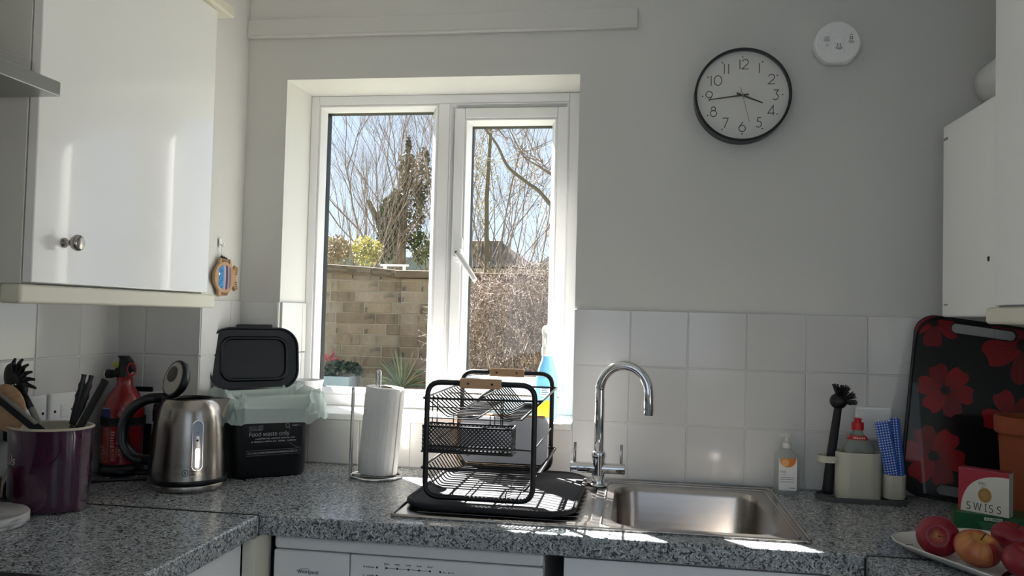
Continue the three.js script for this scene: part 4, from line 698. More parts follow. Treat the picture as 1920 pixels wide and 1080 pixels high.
{ // cutlery basket hung inside the near frame
  const t = thing('cutlery_basket', 'black mesh cutlery basket hanging in the dish rack', 'basket', [-0.205, 1.026, 0.398]), w = 0.205, h = 0.053, d = 0.062;
  const mesh = (L, Hh) => { // woven diagonal strips
    const g = [], p = 0.0092; for (const s of [1, -1]) for (let k = -Math.ceil(Hh / p); k < L / p; k++) {
      let a = k * p, b = a + Hh, ya = 0, yb = Hh; if (a < 0) { ya = -a; a = 0; } if (b > L) { yb = Hh - (b - L); b = L; } if (b <= a) continue;
      const A = [a - L / 2, s > 0 ? ya : Hh - ya], B = [b - L / 2, s > 0 ? yb : Hh - yb], dx = B[0] - A[0], dy = B[1] - A[1], l = Math.hypot(dx, dy); g.push(bx(l, 0.0019, 0.0009).rotateZ(Math.atan2(dy, dx)).translate((A[0] + B[0]) / 2, (A[1] + B[1]) / 2, s * 0.0005));
    } return M(g);
  };
  const F = mesh(w, h), S = mesh(d, h);
  const add = (g, f) => { const m = part('mesh_side', f(g.clone()), mt.blackWire, t); m.userData.kind = 'stuff'; };
  add(F, (g) => g.translate(0, 0, d / 2)); add(F, (g) => g.translate(0, 0, -d / 2)); add(S, (g) => g.rotateY(Math.PI / 2).translate(w / 2, 0, 0)); add(S, (g) => g.rotateY(Math.PI / 2).translate(-w / 2, 0, 0));
  part('bottom', mesh(w, d).rotateX(-Math.PI / 2).translate(0, 0.001, d / 2), mt.blackWire, t).userData.kind = 'stuff';
  for (const y of [0, h]) part('rim', sweep(ring(w, d, 0.006, y), 0.0024, 8, true), mt.blackWire, t);
  part('drip_edge', sweep(ring(w + 0.004, d + 0.004, 0.006, -0.004), 0.002, 6, true), mt.blackWire, t);
  for (const x of [-0.045, 0.042]) part('hook', sweep(bend([[x, h, -d / 2], [x, h + 0.024, -d / 2], [x + 0.013, h + 0.024, -d / 2 + 0.012], [x + 0.013, h + 0.002, -d / 2 + 0.012]], 0.006), 0.0013, 6), mt.blackWire, t);
  for (const y of [h + 0.017, h + 0.042]) part('guard_wire', sweep(bend([[-w / 2, y, d / 2 - 0.02], [w / 2 - 0.004, y, d / 2 - 0.02], [w / 2, y + 0.004, -d / 2]], 0.006), 0.0014, 6), mt.blackWire, t);
  for (const x of [-0.085, -0.074, 0.074, 0.078]) part('hanger', sweep([[x, h, d / 2 - 0.02], [x, h + 0.07, d / 2 - 0.02]], 0.0013, 6), mt.blackWire, t);
}
{
  const t = thing('wooden_chopping_board', 'thin wooden chopping board standing behind the white board in the dish rack', 'chopping board', [-0.182, Y0 + 0.047, 0.099]); // stands on the lower tray
  part('board', bx(0.236, 0.126, 0.01, 0, 0.063, 0, 0.004, 2), mt.wood, t);
}
{
  const t = thing('white_chopping_board', 'white plastic chopping board standing in the dish rack', 'chopping board', [-0.17, Y0 + 0.047, 0.11]);
  const s = rrect(0.232, 0.12, 0.014, 0, 0.06); const h = new THREE.Path(); h.absarc(-0.096, 0.022, 0.009, 0, Math.PI * 2); s.holes.push(h);
  part('board', ext(s, 0.007, 0.001, 10).translate(0, 0, -0.0035), mt.board, t);
}
{ // black-handled utensil lying in the top of the rack
  const t = thing('kitchen_knife', 'black-handled utensil lying in the top of the dish rack', 'utensil'), a = wp(872, 768, 0.42), b = wp(926, 728, 0.3);
  const d = b.clone().sub(a);
  const q = []; for (let i = 0; i <= 10; i++) q.push(a.clone().addScaledVector(d, 0.35 + 0.65 * i / 10));
  part('grip', sweep(q, q.map((_, i) => 0.003 + 0.0026 * Math.sin(Math.min(1, i / 8) * 2.6)), 10), mt.black, t);
  part('blade', sweep([a, a.clone().addScaledVector(d, 0.4)], 0.0026, 6, false, 0.0036), mt.chrome, t);
}
// ------------------------------------------------------------------ spray bottle on the sill
{
  const t = thing('spray_bottle', 'white and clear blue spray cleaner bottle with a white trigger on the sill', 'bottle', [-0.083, SILL, -0.095]);
  const O = (a, b, y) => { const o = []; for (let i = 0; i < 36; i++) { const q = -i / 36 * Math.PI * 2; o.push([Math.cos(q) * a, y, Math.sin(q) * b]); } return o; };
  part('body', loft([O(0.02, 0.014, 0.001), O(0.03, 0.02, 0), O(0.0315, 0.022, 0.006), O(0.0315, 0.022, 0.09), O(0.031, 0.0215, 0.115), O(0.024, 0.018, 0.145), O(0.017, 0.015, 0.165), O(0.0145, 0.0145, 0.18)], true, true), phy('#8fcbe6', 0.3, { transmission: 0.3, thickness: 0, ior: 1.4 }), t, 'clear blue bottle');
  part('collar', lathe([[0.0155, 0.178], [0.0165, 0.18], [0.0168, 0.2], [0.015, 0.204], [0, 0.204]], 28), mt.white, t);
  const prof = poly([[-0.014, 0.2], [0.016, 0.2], [0.0165, 0.225], [0.017, 0.25], [0.011, 0.263], [-0.002, 0.266], [-0.013, 0.262], [-0.0165, 0.25], [-0.014, 0.235]]);
  part('trigger_head', ext(prof, 0.026, 0.004).translate(0, 0, -0.013), mt.white, t);
  part('nozzle', cyl(0.0095, 0.0085, 0.014, 0, 0, 0, 16).rotateX(Math.PI / 2).translate(0, 0.25, 0.01), mt.white, t);
  part('trigger', sweep(spline([[0, 0.238, 0.014], [0.001, 0.222, 0.024], [0, 0.205, 0.02]], 10), 0.005, 8, false, 0.0035), mt.white, t);
  const lab = (name, pts, col, y0, z) => part(name, ext(poly(pts), 0.002).translate(0, y0, z), typeof col === 'string' ? std(col, 0.4) : col, t);
  lab('label', [[-0.022, 0], [0.022, 0], [0.022, 0.034], [0.006, 0.052], [-0.022, 0.03]], '#f2c514', 0.004, 0.0215);
  lab('label', [[-0.015, 0], [0.013, 0], [0.013, 0.026], [-0.015, 0.026]], '#dfe6ea', 0.064, 0.0215);
  print('lettering', 0.028, 0.026, 140, 130, (g) => { g.fillStyle = '#3473ad'; for (let i = 0; i < 4; i++) g.fillRect(16, 18 + i * 26, 100 - (i % 2) * 26, 11); }, t, [-0.001, 0.077, 0.0239]);
}
// ------------------------------------------------------------------ tap
{
  const t = thing('mixer_tap', 'chrome mixer tap with a swan neck and two levers', 'tap', [0.0785, Y0 + 0.003, 0.12]);
  part('base', lathe([[0, 0], [0.024, 0], [0.0245, 0.004], [0.02, 0.007], [0.0165, 0.009], [0.0165, 0.03], [0, 0.03]], 32), mt.chrome, t);
  part('body', lathe([[0.0165, 0.028], [0.0165, 0.07], [0.0185, 0.076], [0.0185, 0.086], [0.0145, 0.09], [0, 0.09]], 32), mt.chrome, t);
  part('valve_arm', lathe([[0, -0.071], [0.0125, -0.071], [0.0138, -0.069], [0.0138, -0.0375], [0.013, -0.037], [0.0138, -0.0365], [0.0138, 0.0345], [0.013, 0.035], [0.0138, 0.0355], [0.0138, 0.067], [0.0125, 0.069], [0, 0.069]], 28).rotateZ(-Math.PI / 2).translate(-0.001, 0.046, 0), mt.chrome, t);
  for (const [x, y] of [[-0.061, 0.055], [0.0575, 0.053]]) part('lever', sweep([[x, y, 0], [x + 0.0005, y + 0.055, 0.002]], 0.0042, 12, false, 0.0038), mt.chrome, t);
  const q = [[0, 0.085, 0], [0, 0.2, 0]]; for (let i = 0; i <= 20; i++) { const a = Math.PI - i / 20 * Math.PI * 0.96; q.push([0.0615 + 0.0615 * Math.cos(a), 0.245 + 0.066 * Math.sin(a), i / 20 * 0.035]); } q.push([0.1238, 0.2, 0.037]);
  part('spout', sweep(q, 0.0125, 20), mt.chrome, t);
  part('aerator', cyl(0.0118, 0.0128, 0.012, 0.1239, 0.19, 0.037, 20), mt.chrome, t);
}
// ------------------------------------------------------------------ soap bottle
{
  const t = thing('soap_bottle', 'clear pump soap bottle with an orange and white label', 'bottle', [0.552, Y0, 0.068]);
  part('body', loft([ring(0.05, 0.03, 0.012, 0.001), ring(0.062, 0.038, 0.016, 0), ring(0.064, 0.04, 0.018, 0.004), ring(0.064, 0.04, 0.018, 0.085), ring(0.058, 0.036, 0.017, 0.1), ring(0.03, 0.026, 0.012, 0.109), ring(0.022, 0.022, 0.0108, 0.116)], true, true), phy('#e9ecea', 0.05, { transmission: 0.8, thickness: 0, ior: 1.4 }), t);
  part('pump', M(cyl(0.011, 0.0105, 0.014, 0, 0.115, 0, 20), cyl(0.0045, 0.0045, 0.018, 0, 0.128, 0, 14), bx(0.034, 0.008, 0.012, -0.007, 0.148, 0, 0.003, 2)), phy('#e6e4de', 0.35, { transmission: 0.2, thickness: 0 }), t);
  print('label', 0.044, 0.08, 352, 640, (g) => {
    g.fillStyle = '#ece9e6'; g.beginPath(); g.roundRect(0, 0, 352, 640, 20); g.fill(); g.save(); g.clip();
    const gr = g.createLinearGradient(0, 0, 352, 60); gr.addColorStop(0, '#e0a050'); gr.addColorStop(1, '#e0702a'); g.fillStyle = gr; g.beginPath(); g.arc(176, 20, 160, 0, 7); g.fill(); g.fillStyle = 'rgba(245,200,170,.6)'; g.beginPath(); g.arc(130, 90, 70, 0, 7); g.fill(); g.restore();
    g.fillStyle = '#55504e'; g.font = '58px sans-serif'; g.fillText('KISS', 30, 290); g.fillStyle = '#a29d9a'; scribble(g, 34, 340, 100, 22); g.fillStyle = '#6c6765'; scribble(g, 30, 392, 280, 26); scribble(g, 30, 432, 250, 26); g.fillRect(30, 466, 270, 8); scribble(g, 220, 610, 90, 40);
  }, t, [0.0, 0.052, 0.0203]);
}
// ------------------------------------------------------------------ sink caddy set
{
  const t = thing('sink_caddy', 'beige sink caddy with two holders on a grey base tray', 'caddy', [0.722, Y0, 0.107], 0.02);
  part('base_tray', loft([ring(0.2, 0.07, 0.034, 0.001), ring(0.212, 0.08, 0.039, 0), ring(0.216, 0.084, 0.041, 0.005), ring(0.218, 0.086, 0.042, 0.013), ring(0.213, 0.081, 0.04, 0.0135), ring(0.209, 0.077, 0.038, 0.007)], true, true), mt.caddyDark, t);
  const cup = (w, d, r, h) => loft([ring(w - 0.02, d - 0.02, r - 0.008, 0.001), ring(w - 0.004, d - 0.004, r - 0.002, 0), ring(w, d, r, 0.004), ring(w, d, r, h), ring(w - 0.004, d - 0.004, r - 0.002, h), ring(w - 0.005, d - 0.005, r - 0.0025, 0.006), ring(w - 0.02, d - 0.02, r - 0.01, 0.005)], true, true);
  part('tall_holder', cup(0.11, 0.07, 0.033, 0.113).translate(-0.009, 0.008, 0), mt.caddyBeige, t);
  part('small_holder', cup(0.054, 0.054, 0.024, 0.058).translate(0.076, 0.012, 0), mt.caddyBeige, t);
  part('small_holder_foot', bx(0.036, 0.006, 0.03, 0.076, 0.0095, 0, 0.002), mt.blackMatt, t);
  part('brush_ring', sweep(bend([[-0.06, 0.101, 0.022], [-0.1, 0.101, 0.022], [-0.1, 0.101, -0.022], [-0.06, 0.101, -0.022]], 0.02), 0.0022, 8), mt.caddyBeige, t);
  const band = loft([ring(0.048, 0.05, 0.021, 0.093), ring(0.048, 0.05, 0.021, 0.109), ring(0.044, 0.046, 0.019, 0.109), ring(0.044, 0.046, 0.019, 0.093), ring(0.048, 0.05, 0.021, 0.093)]).translate(-0.078, 0, 0);
  part('brush_band', band, mt.caddyBeige, t);
}
{
  const t = thing('dish_brush', 'black dish brush standing upright in the beige sink caddy', 'brush'), z = 0.107, a = V(0.6435, 0.914, z), n = wp(1572, 772, z), h = wp(1572, 752, z);
  part('handle', sweep(spline([a, a.clone().lerp(n, 0.4).add(V(-0.003, 0, 0)), n.clone().lerp(h, 0.6)], 16), [0.0, 1, 2, 3, 4, 5, 6, 7, 8, 9, 10, 11, 12, 13, 14, 15, 16].map((i) => 0.0135 - 0.0042 * (i / 16)), 14), mt.blackMatt, t);
  part('head', new THREE.SphereGeometry(1, 24, 16).scale(0.021, 0.02, 0.018).translate(h.x, h.y, h.z), mt.black, t);
  const tip = [];
  for (let i = 0; i < 70; i++) { const q = rr(-0.1, 2.15), e = rr(-0.8, 0.8), dir = V(Math.cos(q - 0.25) * Math.cos(e), Math.sin(q - 0.25) * Math.cos(e) + 0.05, Math.sin(e)).normalize(), s = h.clone().addScaledVector(dir, 0.012); tip.push(sweep([s, h.clone().addScaledVector(dir, 0.041 + 0.004 * rnd())], 0.0019, 5, false, 0.0015)); }
  const b = part('bristles', M(tip), mt.black, t); b.userData.kind = 'stuff';
}
{
  const t = thing('washing_up_liquid', 'clear washing-up liquid bottle with a red cap in the beige caddy', 'bottle', [0.713, Y0 + 0.0145, 0.107]);
  part('body', loft([ring(0.05, 0.034, 0.015, 0.001), ring(0.074, 0.048, 0.022, 0), ring(0.08, 0.05, 0.024, 0.006), ring(0.08, 0.05, 0.024, 0.105), ring(0.072, 0.046, 0.022, 0.122), ring(0.05, 0.038, 0.018, 0.138), ring(0.036, 0.032, 0.0155, 0.146), ring(0.026, 0.026, 0.0128, 0.152), ring(0.022, 0.022, 0.0108, 0.162)], true, true), phy('#cfd6cd', 0.04, { transmission: 0.75, thickness: 0, ior: 1.4 }), t);
  part('cap', M(cyl(0.0145, 0.014, 0.018, 0, 0.16, 0, 24), cyl(0.009, 0.008, 0.008, 0, 0.178, 0, 20), bx(0.016, 0.003, 0.02, 0, 0.187, 0, 0.001)), mt.redCap, t);
  part('neck_band', loft([ring(0.0535, 0.0405, 0.0192, 0.137), ring(0.0372, 0.0332, 0.0162, 0.1465)]), std('#b8222a', 0.3), t);
  print('lettering', 0.034, 0.011, 240, 78, (g) => { g.fillStyle = '#f0e4d2'; scribble(g, 20, 60, 200, 50); }, t, [0, 0.142, 0.0212], [-0.75, 0, 0]);
}
for (const [label, px0, py0, px1, py1, w, z, r] of [['blue and white checked cloth in the small beige holder, beside the red-capped bottle', 1653, 790, 1672, 890, 0.034, 0.114, 0.06], ['blue and white checked cloth in the small beige holder, beside the floral tray', 1676, 783, 1686, 890, 0.022, 0.1, -0.1]]) {
  const a = wp(px0, py0, z), b = wp(px1, py1, z), t = thing('folded_cloth', label, 'cloth'), d = a.clone().sub(b), L = d.length() + 0.03;
  const g = uvBox(bx(w, L, 0.012, 0, 0, 0, 0.005, 3), 0.05); const m = part('folded_layer', g, mt.cloth, t); m.position.copy(a).addScaledVector(d.clone().normalize(), -L / 2); m.quaternion.setFromUnitVectors(V(0, 1, 0), d.normalize()); m.rotateY(r);
  part('fold_edge', uvBox(bx(0.007, L * 0.98, 0.014, w / 2 - 0.002, -0.001, -0.001, 0.003, 2), 0.05), std('#3d5fb4', 0.95), m);
}
single('sponge_scraper', 'thin beige scraper leaning in the small beige holder behind the cloths', 'scraper', bx(0.008, 0.07, 0.004, 0, 0.035, 0, 0.0015).rotateZ(0.22), mt.caddyBeige, [0.79, Y0 + 0.022, 0.094]);
// ------------------------------------------------------------------ floral tray
{
  const W = 0.325, Hh = 0.455, t = thing('floral_tray', 'black serving tray printed with red flowers leaning against the tiles', 'tray', [0.976, Y0, 0.085]);
  const o = new THREE.Group(); // tilt of the leaning tray is carried by its one panel group
  t.rotation.set(-0.13, 0, 0.0); t.rotation.order = 'YXZ'; t.rotateZ(-0.125);
  const s = rrect(W, Hh, 0.05, 0, Hh / 2); const hl = rrect(0.15, 0.024, 0.0115, 0, 0.026, THREE.Path); s.holes.push(hl); s.holes.push(rrect(0.15, 0.024, 0.0115, 0, Hh - 0.026, THREE.Path));
  const flat2 = ext(s, 0.005, 0.001, 12);
  part('panel', flat2, mt.black, t);
  const p = part('printed_flowers', (() => { const q = rrect(W - 0.004, Hh - 0.004, 0.049, 0, Hh / 2); q.holes.push(rrect(0.156, 0.03, 0.0145, 0, 0.026, THREE.Path)); q.holes.push(rrect(0.156, 0.03, 0.0145, 0, Hh - 0.026, THREE.Path)); const g = new THREE.ShapeGeometry(q, 12), P = g.attributes.position, u = g.attributes.uv; for (let i = 0; i < P.count; i++) u.setXY(i, P.getX(i) / W + 0.5, P.getY(i) / Hh); return g.translate(0, 0, 0.0054); })(), phy('#ffffff', 0.3, { map: canvasTex(1000, 1400, (g, w, h) => {
    g.fillStyle = '#07090a'; g.fillRect(0, 0, w, h);
    const fl = (cx, cy, R, rot, n = 6) => {
      for (let i = 0; i < n; i++) { const a = rot + i / n * Math.PI * 2; g.save(); g.translate(cx, cy); g.rotate(a); g.fillStyle = ['#860c17', '#720813', '#8f0e1a'][i % 3]; g.beginPath(); g.moveTo(0, 0); g.bezierCurveTo(R * 0.3, -R * 0.34, R * 0.7, -R * 0.5, R * 0.96, -R * 0.3); g.quadraticCurveTo(R * 0.9, -R * 0.05, R * 1.02, R * 0.08); g.bezierCurveTo(R * 0.96, R * 0.4, R * 0.6, R * 0.4, 0, 0); g.fill();
        g.strokeStyle = 'rgba(30,2,6,.75)'; g.lineWidth = 3; for (let k = -2; k <= 2; k++) { g.beginPath(); g.moveTo(R * 0.08, 0); g.lineTo(R * (0.62 - Math.abs(k) * 0.08), R * 0.1 * k); g.stroke(); } g.restore(); }
      g.fillStyle = '#1a0507'; g.beginPath(); g.arc(cx, cy, R * 0.17, 0, 7); g.fill();
    };
    fl(135, 60, 195, 0.35, 5); fl(265, 570, 205, 0.15); fl(790, 140, 300, 0.25, 5); fl(752, 705, 215, 0.5, 5); fl(225, 1080, 230, 0.1); fl(885, 1200, 215, 0.45, 5);
  }), clearcoat: 0.5 }), t); p.castShadow = false;
  part('raised_edge', sweep(bend([[-W / 2 + 0.004, 0.004, 0.004], [W / 2 - 0.004, 0.004, 0.004], [W / 2 - 0.004, Hh - 0.004, 0.004], [-W / 2 + 0.004, Hh - 0.004, 0.004]], 0.075, true, 10), 0.0045, 8, true), mt.black, t);
}
// ------------------------------------------------------------------ pot, boxes, platter of apples
single('terracotta_pot', 'tall terracotta pot in front of the floral tray', 'pot', crease(lathe([[0, 0], [0.056, 0], [0.058, 0.003], [0.0675, 0.195], [0.074, 0.197], [0.076, 0.2], [0.0775, 0.232], [0.0765, 0.236], [0.07, 0.236], [0.066, 0.195], [0.054, 0.01], [0, 0.01]], 48), 0.5), mt.terracotta, [1.055, Y0, 0.235]);
{
  const t = thing('green_carton', 'flat dark green carton lying under the red and white box', 'box', [0.945, Y0, 0.325], -0.3), w = 0.17, h = 0.037, d = 0.085;
  part('carton', bx(w, h, d, 0, h / 2, 0, 0.001, 1), std('#1d5a34', 0.4), t);
  print('lettering', 0.12, 0.032, 720, 192, (g) => { g.fillStyle = '#c9d3c4'; g.fillRect(190, 14, 200, 40); g.fillStyle = '#27412f'; scribble(g, 215, 48, 150, 30); g.fillStyle = '#5ea36f'; for (let i = 0; i < 4; i++) g.fillRect(120 + i * 18, 84 + i * 24, 330 - i * 30, 8); }, t, [0.0, h / 2, d / 2 + 0.0004]);
}
{
  const t = thing('biscuit_box', 'red and white box lettered SWISS standing on the green carton', 'box', [0.915, Y0 + 0.0372, 0.338], -0.68), w = 0.099, h = 0.092, d = 0.026;
  part('carton', bx(w, h, d, 0, h / 2, 0, 0.001, 1), std('#b8bbb4', 0.5), t);
  print('front_print', w - 0.001, h - 0.001, 826, 644, (g, W, H) => {
    g.fillStyle = '#a52636'; g.fillRect(0, 0, W, H); g.fillStyle = '#d8d3c8'; g.beginPath(); g.moveTo(40, H); g.bezierCurveTo(60, 240, 300, 70, 760, 66); g.lineTo(W, 66); g.lineTo(W, H); g.fill();
    g.fillStyle = '#55504a'; g.font = '64px sans-serif'; g.fillText('M&S', 330, 220); scribble(g, 372, 256, 70, 22); g.fillStyle = '#a98546'; g.beginPath(); g.arc(440, 368, 112, 0, 7); g.fill(); g.strokeStyle = '#8b6a33'; g.lineWidth = 12; g.beginPath(); g.arc(440, 368, 78, 0, 7); g.stroke();
    g.fillStyle = '#3a362f'; g.font = '160px sans-serif'; 'SWISS'.split('').forEach((c, i) => g.fillText(c, [130, 250, 430, 500, 630][i], 610));
  }, t, [0, h / 2, d / 2 + 0.0004]);
  part('top_flap', bx(w, 0.0012, d, 0, h + 0.0006, 0), std('#8f2533', 0.5), t, 'dark red top');
}
const PL = [0.835, Y0, 0.612], PA = 0.47;
{
  const t = thing('fruit_platter', 'long white platter with dark markings holding the apples', 'platter', PL, PA), w = 0.27, d = 0.34;
  part('dish', loft([ring(w - 0.11, d - 0.11, 0.05, 0.002), ring(w - 0.08, d - 0.08, 0.055, 0), ring(w - 0.045, d - 0.045, 0.06, 0.006), ring(w - 0.003, d - 0.003, 0.075, 0.0195), ring(w, d, 0.076, 0.022), ring(w - 0.006, d - 0.006, 0.073, 0.023), ring(w - 0.05, d - 0.05, 0.058, 0.009), ring(w - 0.09, d - 0.09, 0.05, 0.005)], true, true), mt.platter, t);
  for (const [x, z, l, r] of [[-0.122, -0.1, 0.05, 1.25], [-0.04, 0.05, 0.07, 0.4], [0.03, -0.04, 0.06, 1.9], [-0.03, -0.06, 0.05, 0.9]]) part('painted_stroke', flat(ext((() => { const s = new THREE.Shape(); s.absellipse(0, 0, l / 2, 0.006, 0, Math.PI * 2); return s; })(), 0.0008)).rotateZ(x < -0.1 ? -0.28 : 0).rotateY(r).translate(x, x < -0.1 ? 0.0195 : 0.0062, z), mt.platterMark, t);
}
{
  const appleTex = (seedA, yellow) => tex(256, 128, (u, v) => { const s = vnoise(u * 40, v * 3, 120, seedA), b = vnoise(u * 5, v * 4, 60, seedA + 1), edge = Math.max(0, Math.abs(v - 0.5) * 2 - 0.64) * 3, k = Math.min(1, Math.max(0, yellow * (0.35 + 1.3 * b) + edge - 0.25 + (s - 0.5) * 0.35)); return mix([132, 18, 34], [196, 140, 72], k); });
  const G = (() => { const p = []; for (let i = 0; i <= 26; i++) { const a = -Math.PI / 2 + i / 26 * Math.PI, r = 0.0375 * Math.cos(a) * (1 + 0.06 * Math.sin(a)) + 0.006 * Math.pow(Math.abs(Math.cos(a)), 3); let y = 0.034 * Math.sin(a); const c = Math.abs(Math.sin(a)); if (c > 0.86) y -= Math.sign(y) * (c - 0.86) * 0.085; p.push([Math.max(0, r), y]); } return lathe(p, 36); })();
  const mk = (label, pos, tilt, m, s = 1) => { const t = thing('apple', label, 'apple', pos, 0, 'apples on the platter'); t.rotation.set(...tilt); t.scale.setScalar(s); part('skin', G, m, t); part('stalk', sweep([[0, 0.018, 0], [0.002, 0.03, 0.001], [0.005, 0.038, 0.002]], 0.0014, 6), std('#4a3a24', 0.9), t); };
  const red = phy('#ffffff', 0.35, { map: appleTex(41, 0.12) }), mixed = phy('#ffffff', 0.35, { map: appleTex(53, 0.75) }), red2 = phy('#ffffff', 0.35, { map: appleTex(67, 0.22) });
  mk('red apple with its green calyx end showing, at the platter corner', [0.735, Y0 + 0.041, 0.585], [1.25, 0.2, 0.35], red, 0.86);
  mk('yellow and red apple beside the red one at the platter corner', [0.778, Y0 + 0.039, 0.652], [0.45, 0.3, -0.1], mixed, 0.9);
  mk('red apple with a yellow shoulder beside the green carton', [0.877, Y0 + 0.039, 0.557], [0.3, 0.6, -0.3], red2, 0.87);
  mk('deep red apple at the platter edge, away from the green carton', [0.832, Y0 + 0.039, 0.717], [0.15, 1.2, 0.1], red, 0.9);
}
// ------------------------------------------------------------------ the garden beyond the window
const GY = 0.12;
struct('ground', uvBox(box2(-30, 30, GY - 0.3, GY, -60, -0.3), 1), mt.lawn, 'garden ground beyond the window');
{ // stone garden wall with a pier and coping
  const zf = -7, t = thing('garden_wall', 'weathered tan stone garden wall with a pier and stone coping', 'wall', [0, GY, zf]);
  part('mortar_core', M(box2(-4.6, 0.6, 0, 1.6, -0.26, -0.006), box2(-2.545, -2.0, 0, 1.6, -0.1, 0.084)), mt.mortar, t);
  const geos = new Map(), block = (x0, x1, y0, y1, z, dark) => {
    const w = Math.round((x1 - x0 - 0.009) * 200) / 200, h = Math.round((y1 - y0 - 0.008) * 500) / 500, k = w + '|' + h; if (w < 0.03 || h < 0.02) return;
    if (!geos.has(k)) geos.set(k, [0, 1].map((v) => { const g = uvBox(bx(w, h, 0.1, 0, 0, 0, 0.008, 1), 0.7); const u = g.attributes.uv; for (let i = 0; i < u.count; i++) u.setXY(i, u.getX(i) + v * 0.37 + w, u.getY(i) + v * 0.61); return g; }));
    const m = part('stone', geos.get(k)[rnd() < 0.5 ? 0 : 1], mt.stone[dark ? 3 : Math.floor(rnd() * 5)], t); m.position.set((x0 + x1) / 2, (y0 + y1) / 2, z - 0.05 + rr(-0.004, 0.006));
  };
  const topAt = (x) => (x < -3.15 ? 1.69 : x < -2.6 ? 1.69 - (x + 3.15) / 0.55 * 0.075 : 1.615);
  let y = 0.3; for (let c = 0; c < 11; c++) {
    const h = 0.128; let x = -4.6 + (c % 2) * 0.12;
    while (x < 0.55) { const w = rr(0.26, 0.52); if (!(x > -2.5 && x + w < -2.05)) block(x, Math.min(x + w, 0.6), y, Math.min(y + h, topAt(x) + 0.002), 0, rnd() < 0.12); x += w; }
    for (const [a, b] of c % 2 ? [[-2.55, -2.32], [-2.32, -1.995]] : [[-2.55, -2.2], [-2.2, -1.995]]) block(a, b, y, Math.min(y + h, 1.615), 0.09, rnd() < 0.3);
    y += h;
  }
  let x = -4.6; while (x < 0.5) { const w = rr(0.42, 0.62), y0 = topAt(x), y1 = topAt(x + w); const m = part('coping_stone', uvBox(bx(w - 0.008, 0.075, 0.4, 0, 0, 0, 0.014, 2), 0.9), mt.coping, t); m.position.set(x + w / 2, (y0 + y1) / 2 + 0.04, -0.13); m.rotation.z = Math.atan2(y1 - y0, w); const f = part('coping_fillet', uvBox(bx(w - 0.008, 0.03, 0.33, 0, 0, 0, 0.008, 1), 0.9), mt.coping, t); f.position.set(x + w / 2, (y0 + y1) / 2 - 0.01, -0.13); f.rotation.z = m.rotation.z; x += w; }
  part('pier_cap', uvBox(bx(0.66, 0.085, 0.34, -2.275, 1.658, 0.0, 0.014, 2), 0.9), mt.coping, t);
}
single('white_rail', 'white painted rail behind the top of the garden wall', 'rail', (() => { const a = wp(714, 497, -7.6), b = wp(766, 499, -7.6); return M(box2(a.x, b.x, a.y - 0.012, a.y + 0.012, -7.62, -7.58), box2(a.x + 0.04, a.x + 0.07, GY, a.y - 0.012, -7.62, -7.58), box2(b.x - 0.07, b.x - 0.04, GY, a.y - 0.012, -7.62, -7.58)); })(), mt.white);
// twigs and leaves
function cone(P, a, b, ra, rb, n = 4) { const d = b.clone().sub(a).normalize(), u = (Math.abs(d.y) < 0.9 ? V(0, 1, 0) : V(1, 0, 0)).cross(d).normalize(), v = d.clone().cross(u); for (let i = 0; i < n; i++) { const q0 = i / n * 6.2832, q1 = (i + 1) / n * 6.2832, c = (p, r, q) => [p.x + (u.x * Math.cos(q) + v.x * Math.sin(q)) * r, p.y + (u.y * Math.cos(q) + v.y * Math.sin(q)) * r, p.z + (u.z * Math.cos(q) + v.z * Math.sin(q)) * r]; const A = c(a, ra, q0), B = c(a, ra, q1), C = c(b, rb, q1), D = c(b, rb, q0); P.push(...A, ...B, ...C, ...A, ...C, ...D); } }
function soup(P, col) { const g = new THREE.BufferGeometry(); g.setAttribute('position', new THREE.Float32BufferAttribute(P, 3)); if (col) g.setAttribute('color', new THREE.Float32BufferAttribute(col, 3)); g.setAttribute('uv', new THREE.Float32BufferAttribute(P.flatMap((_, i) => (i % 3 === 0 ? [P[i] * 3, P[i + 1] * 3] : [])), 2)); g.computeVertexNormals(); return g; }
function grow(P, p, d, len, r, lev, o) { // recursive bare branching
  const n = 3, q = [p.clone()]; let dir = d.clone();
  for (let i = 0; i < n; i++) { dir.add(V(rr(-1, 1), rr(-0.6, 0.9) + o.up, rr(-1, 1)).multiplyScalar(o.wob)).normalize(); q.push(q[i].clone().addScaledVector(dir, len / n)); }
  const re = r * (lev ? 0.62 : 0.3);
  for (let i = 0; i < n; i++) cone(P, q[i], q[i + 1], r + (re - r) * i / n, r + (re - r) * (i + 1) / n, lev > 2 ? 6 : lev > 0 ? 4 : 3);
  if (!lev) return;
  const k = o.kids + (rnd() < 0.5 ? 1 : 0);
  for (let i = 0; i < k; i++) { const s = i === 0 ? 1 : rr(0.35, 0.98), f = s * n, j = Math.min(n - 1, Math.floor(f)), at = q[j].clone().lerp(q[j + 1], f - j), a = rr(0, 6.28), sp = i === 0 ? o.spread * 0.4 : o.spread; const nd = dir.clone().add(V(Math.cos(a) * sp, rr(-0.2, 0.4), Math.sin(a) * sp)).normalize(); grow(P, at, nd, len * rr(0.62, 0.82), re * rr(0.75, 1), lev - 1, o); }
}
function bareTree(label, px, z, topPx, o, mat = mt.bark, stems = 1) {
  const b = wp(px, 500, z), h = wp(px, topPx, z).y - GY, t = thing('bare_tree', label, 'tree', [b.x, GY, z]);
  for (let s = 0; s < stems; s++) { const P = []; grow(P, V(s * 0.12, 0, s * 0.1), V(rr(-0.08, 0.08) + (s - (stems - 1) / 2) * 0.12, 1, rr(-0.05, 0.05)).normalize(), h * o.first, o.r, o.lev, o); part(s ? 'stem' : 'trunk_and_branches', soup(P), mat, t); }
  return t;
}
const tw = { up: 0.3, wob: 0.1, spread: 0.55, kids: 3, lev: 5, first: 0.36, r: 0.05 };
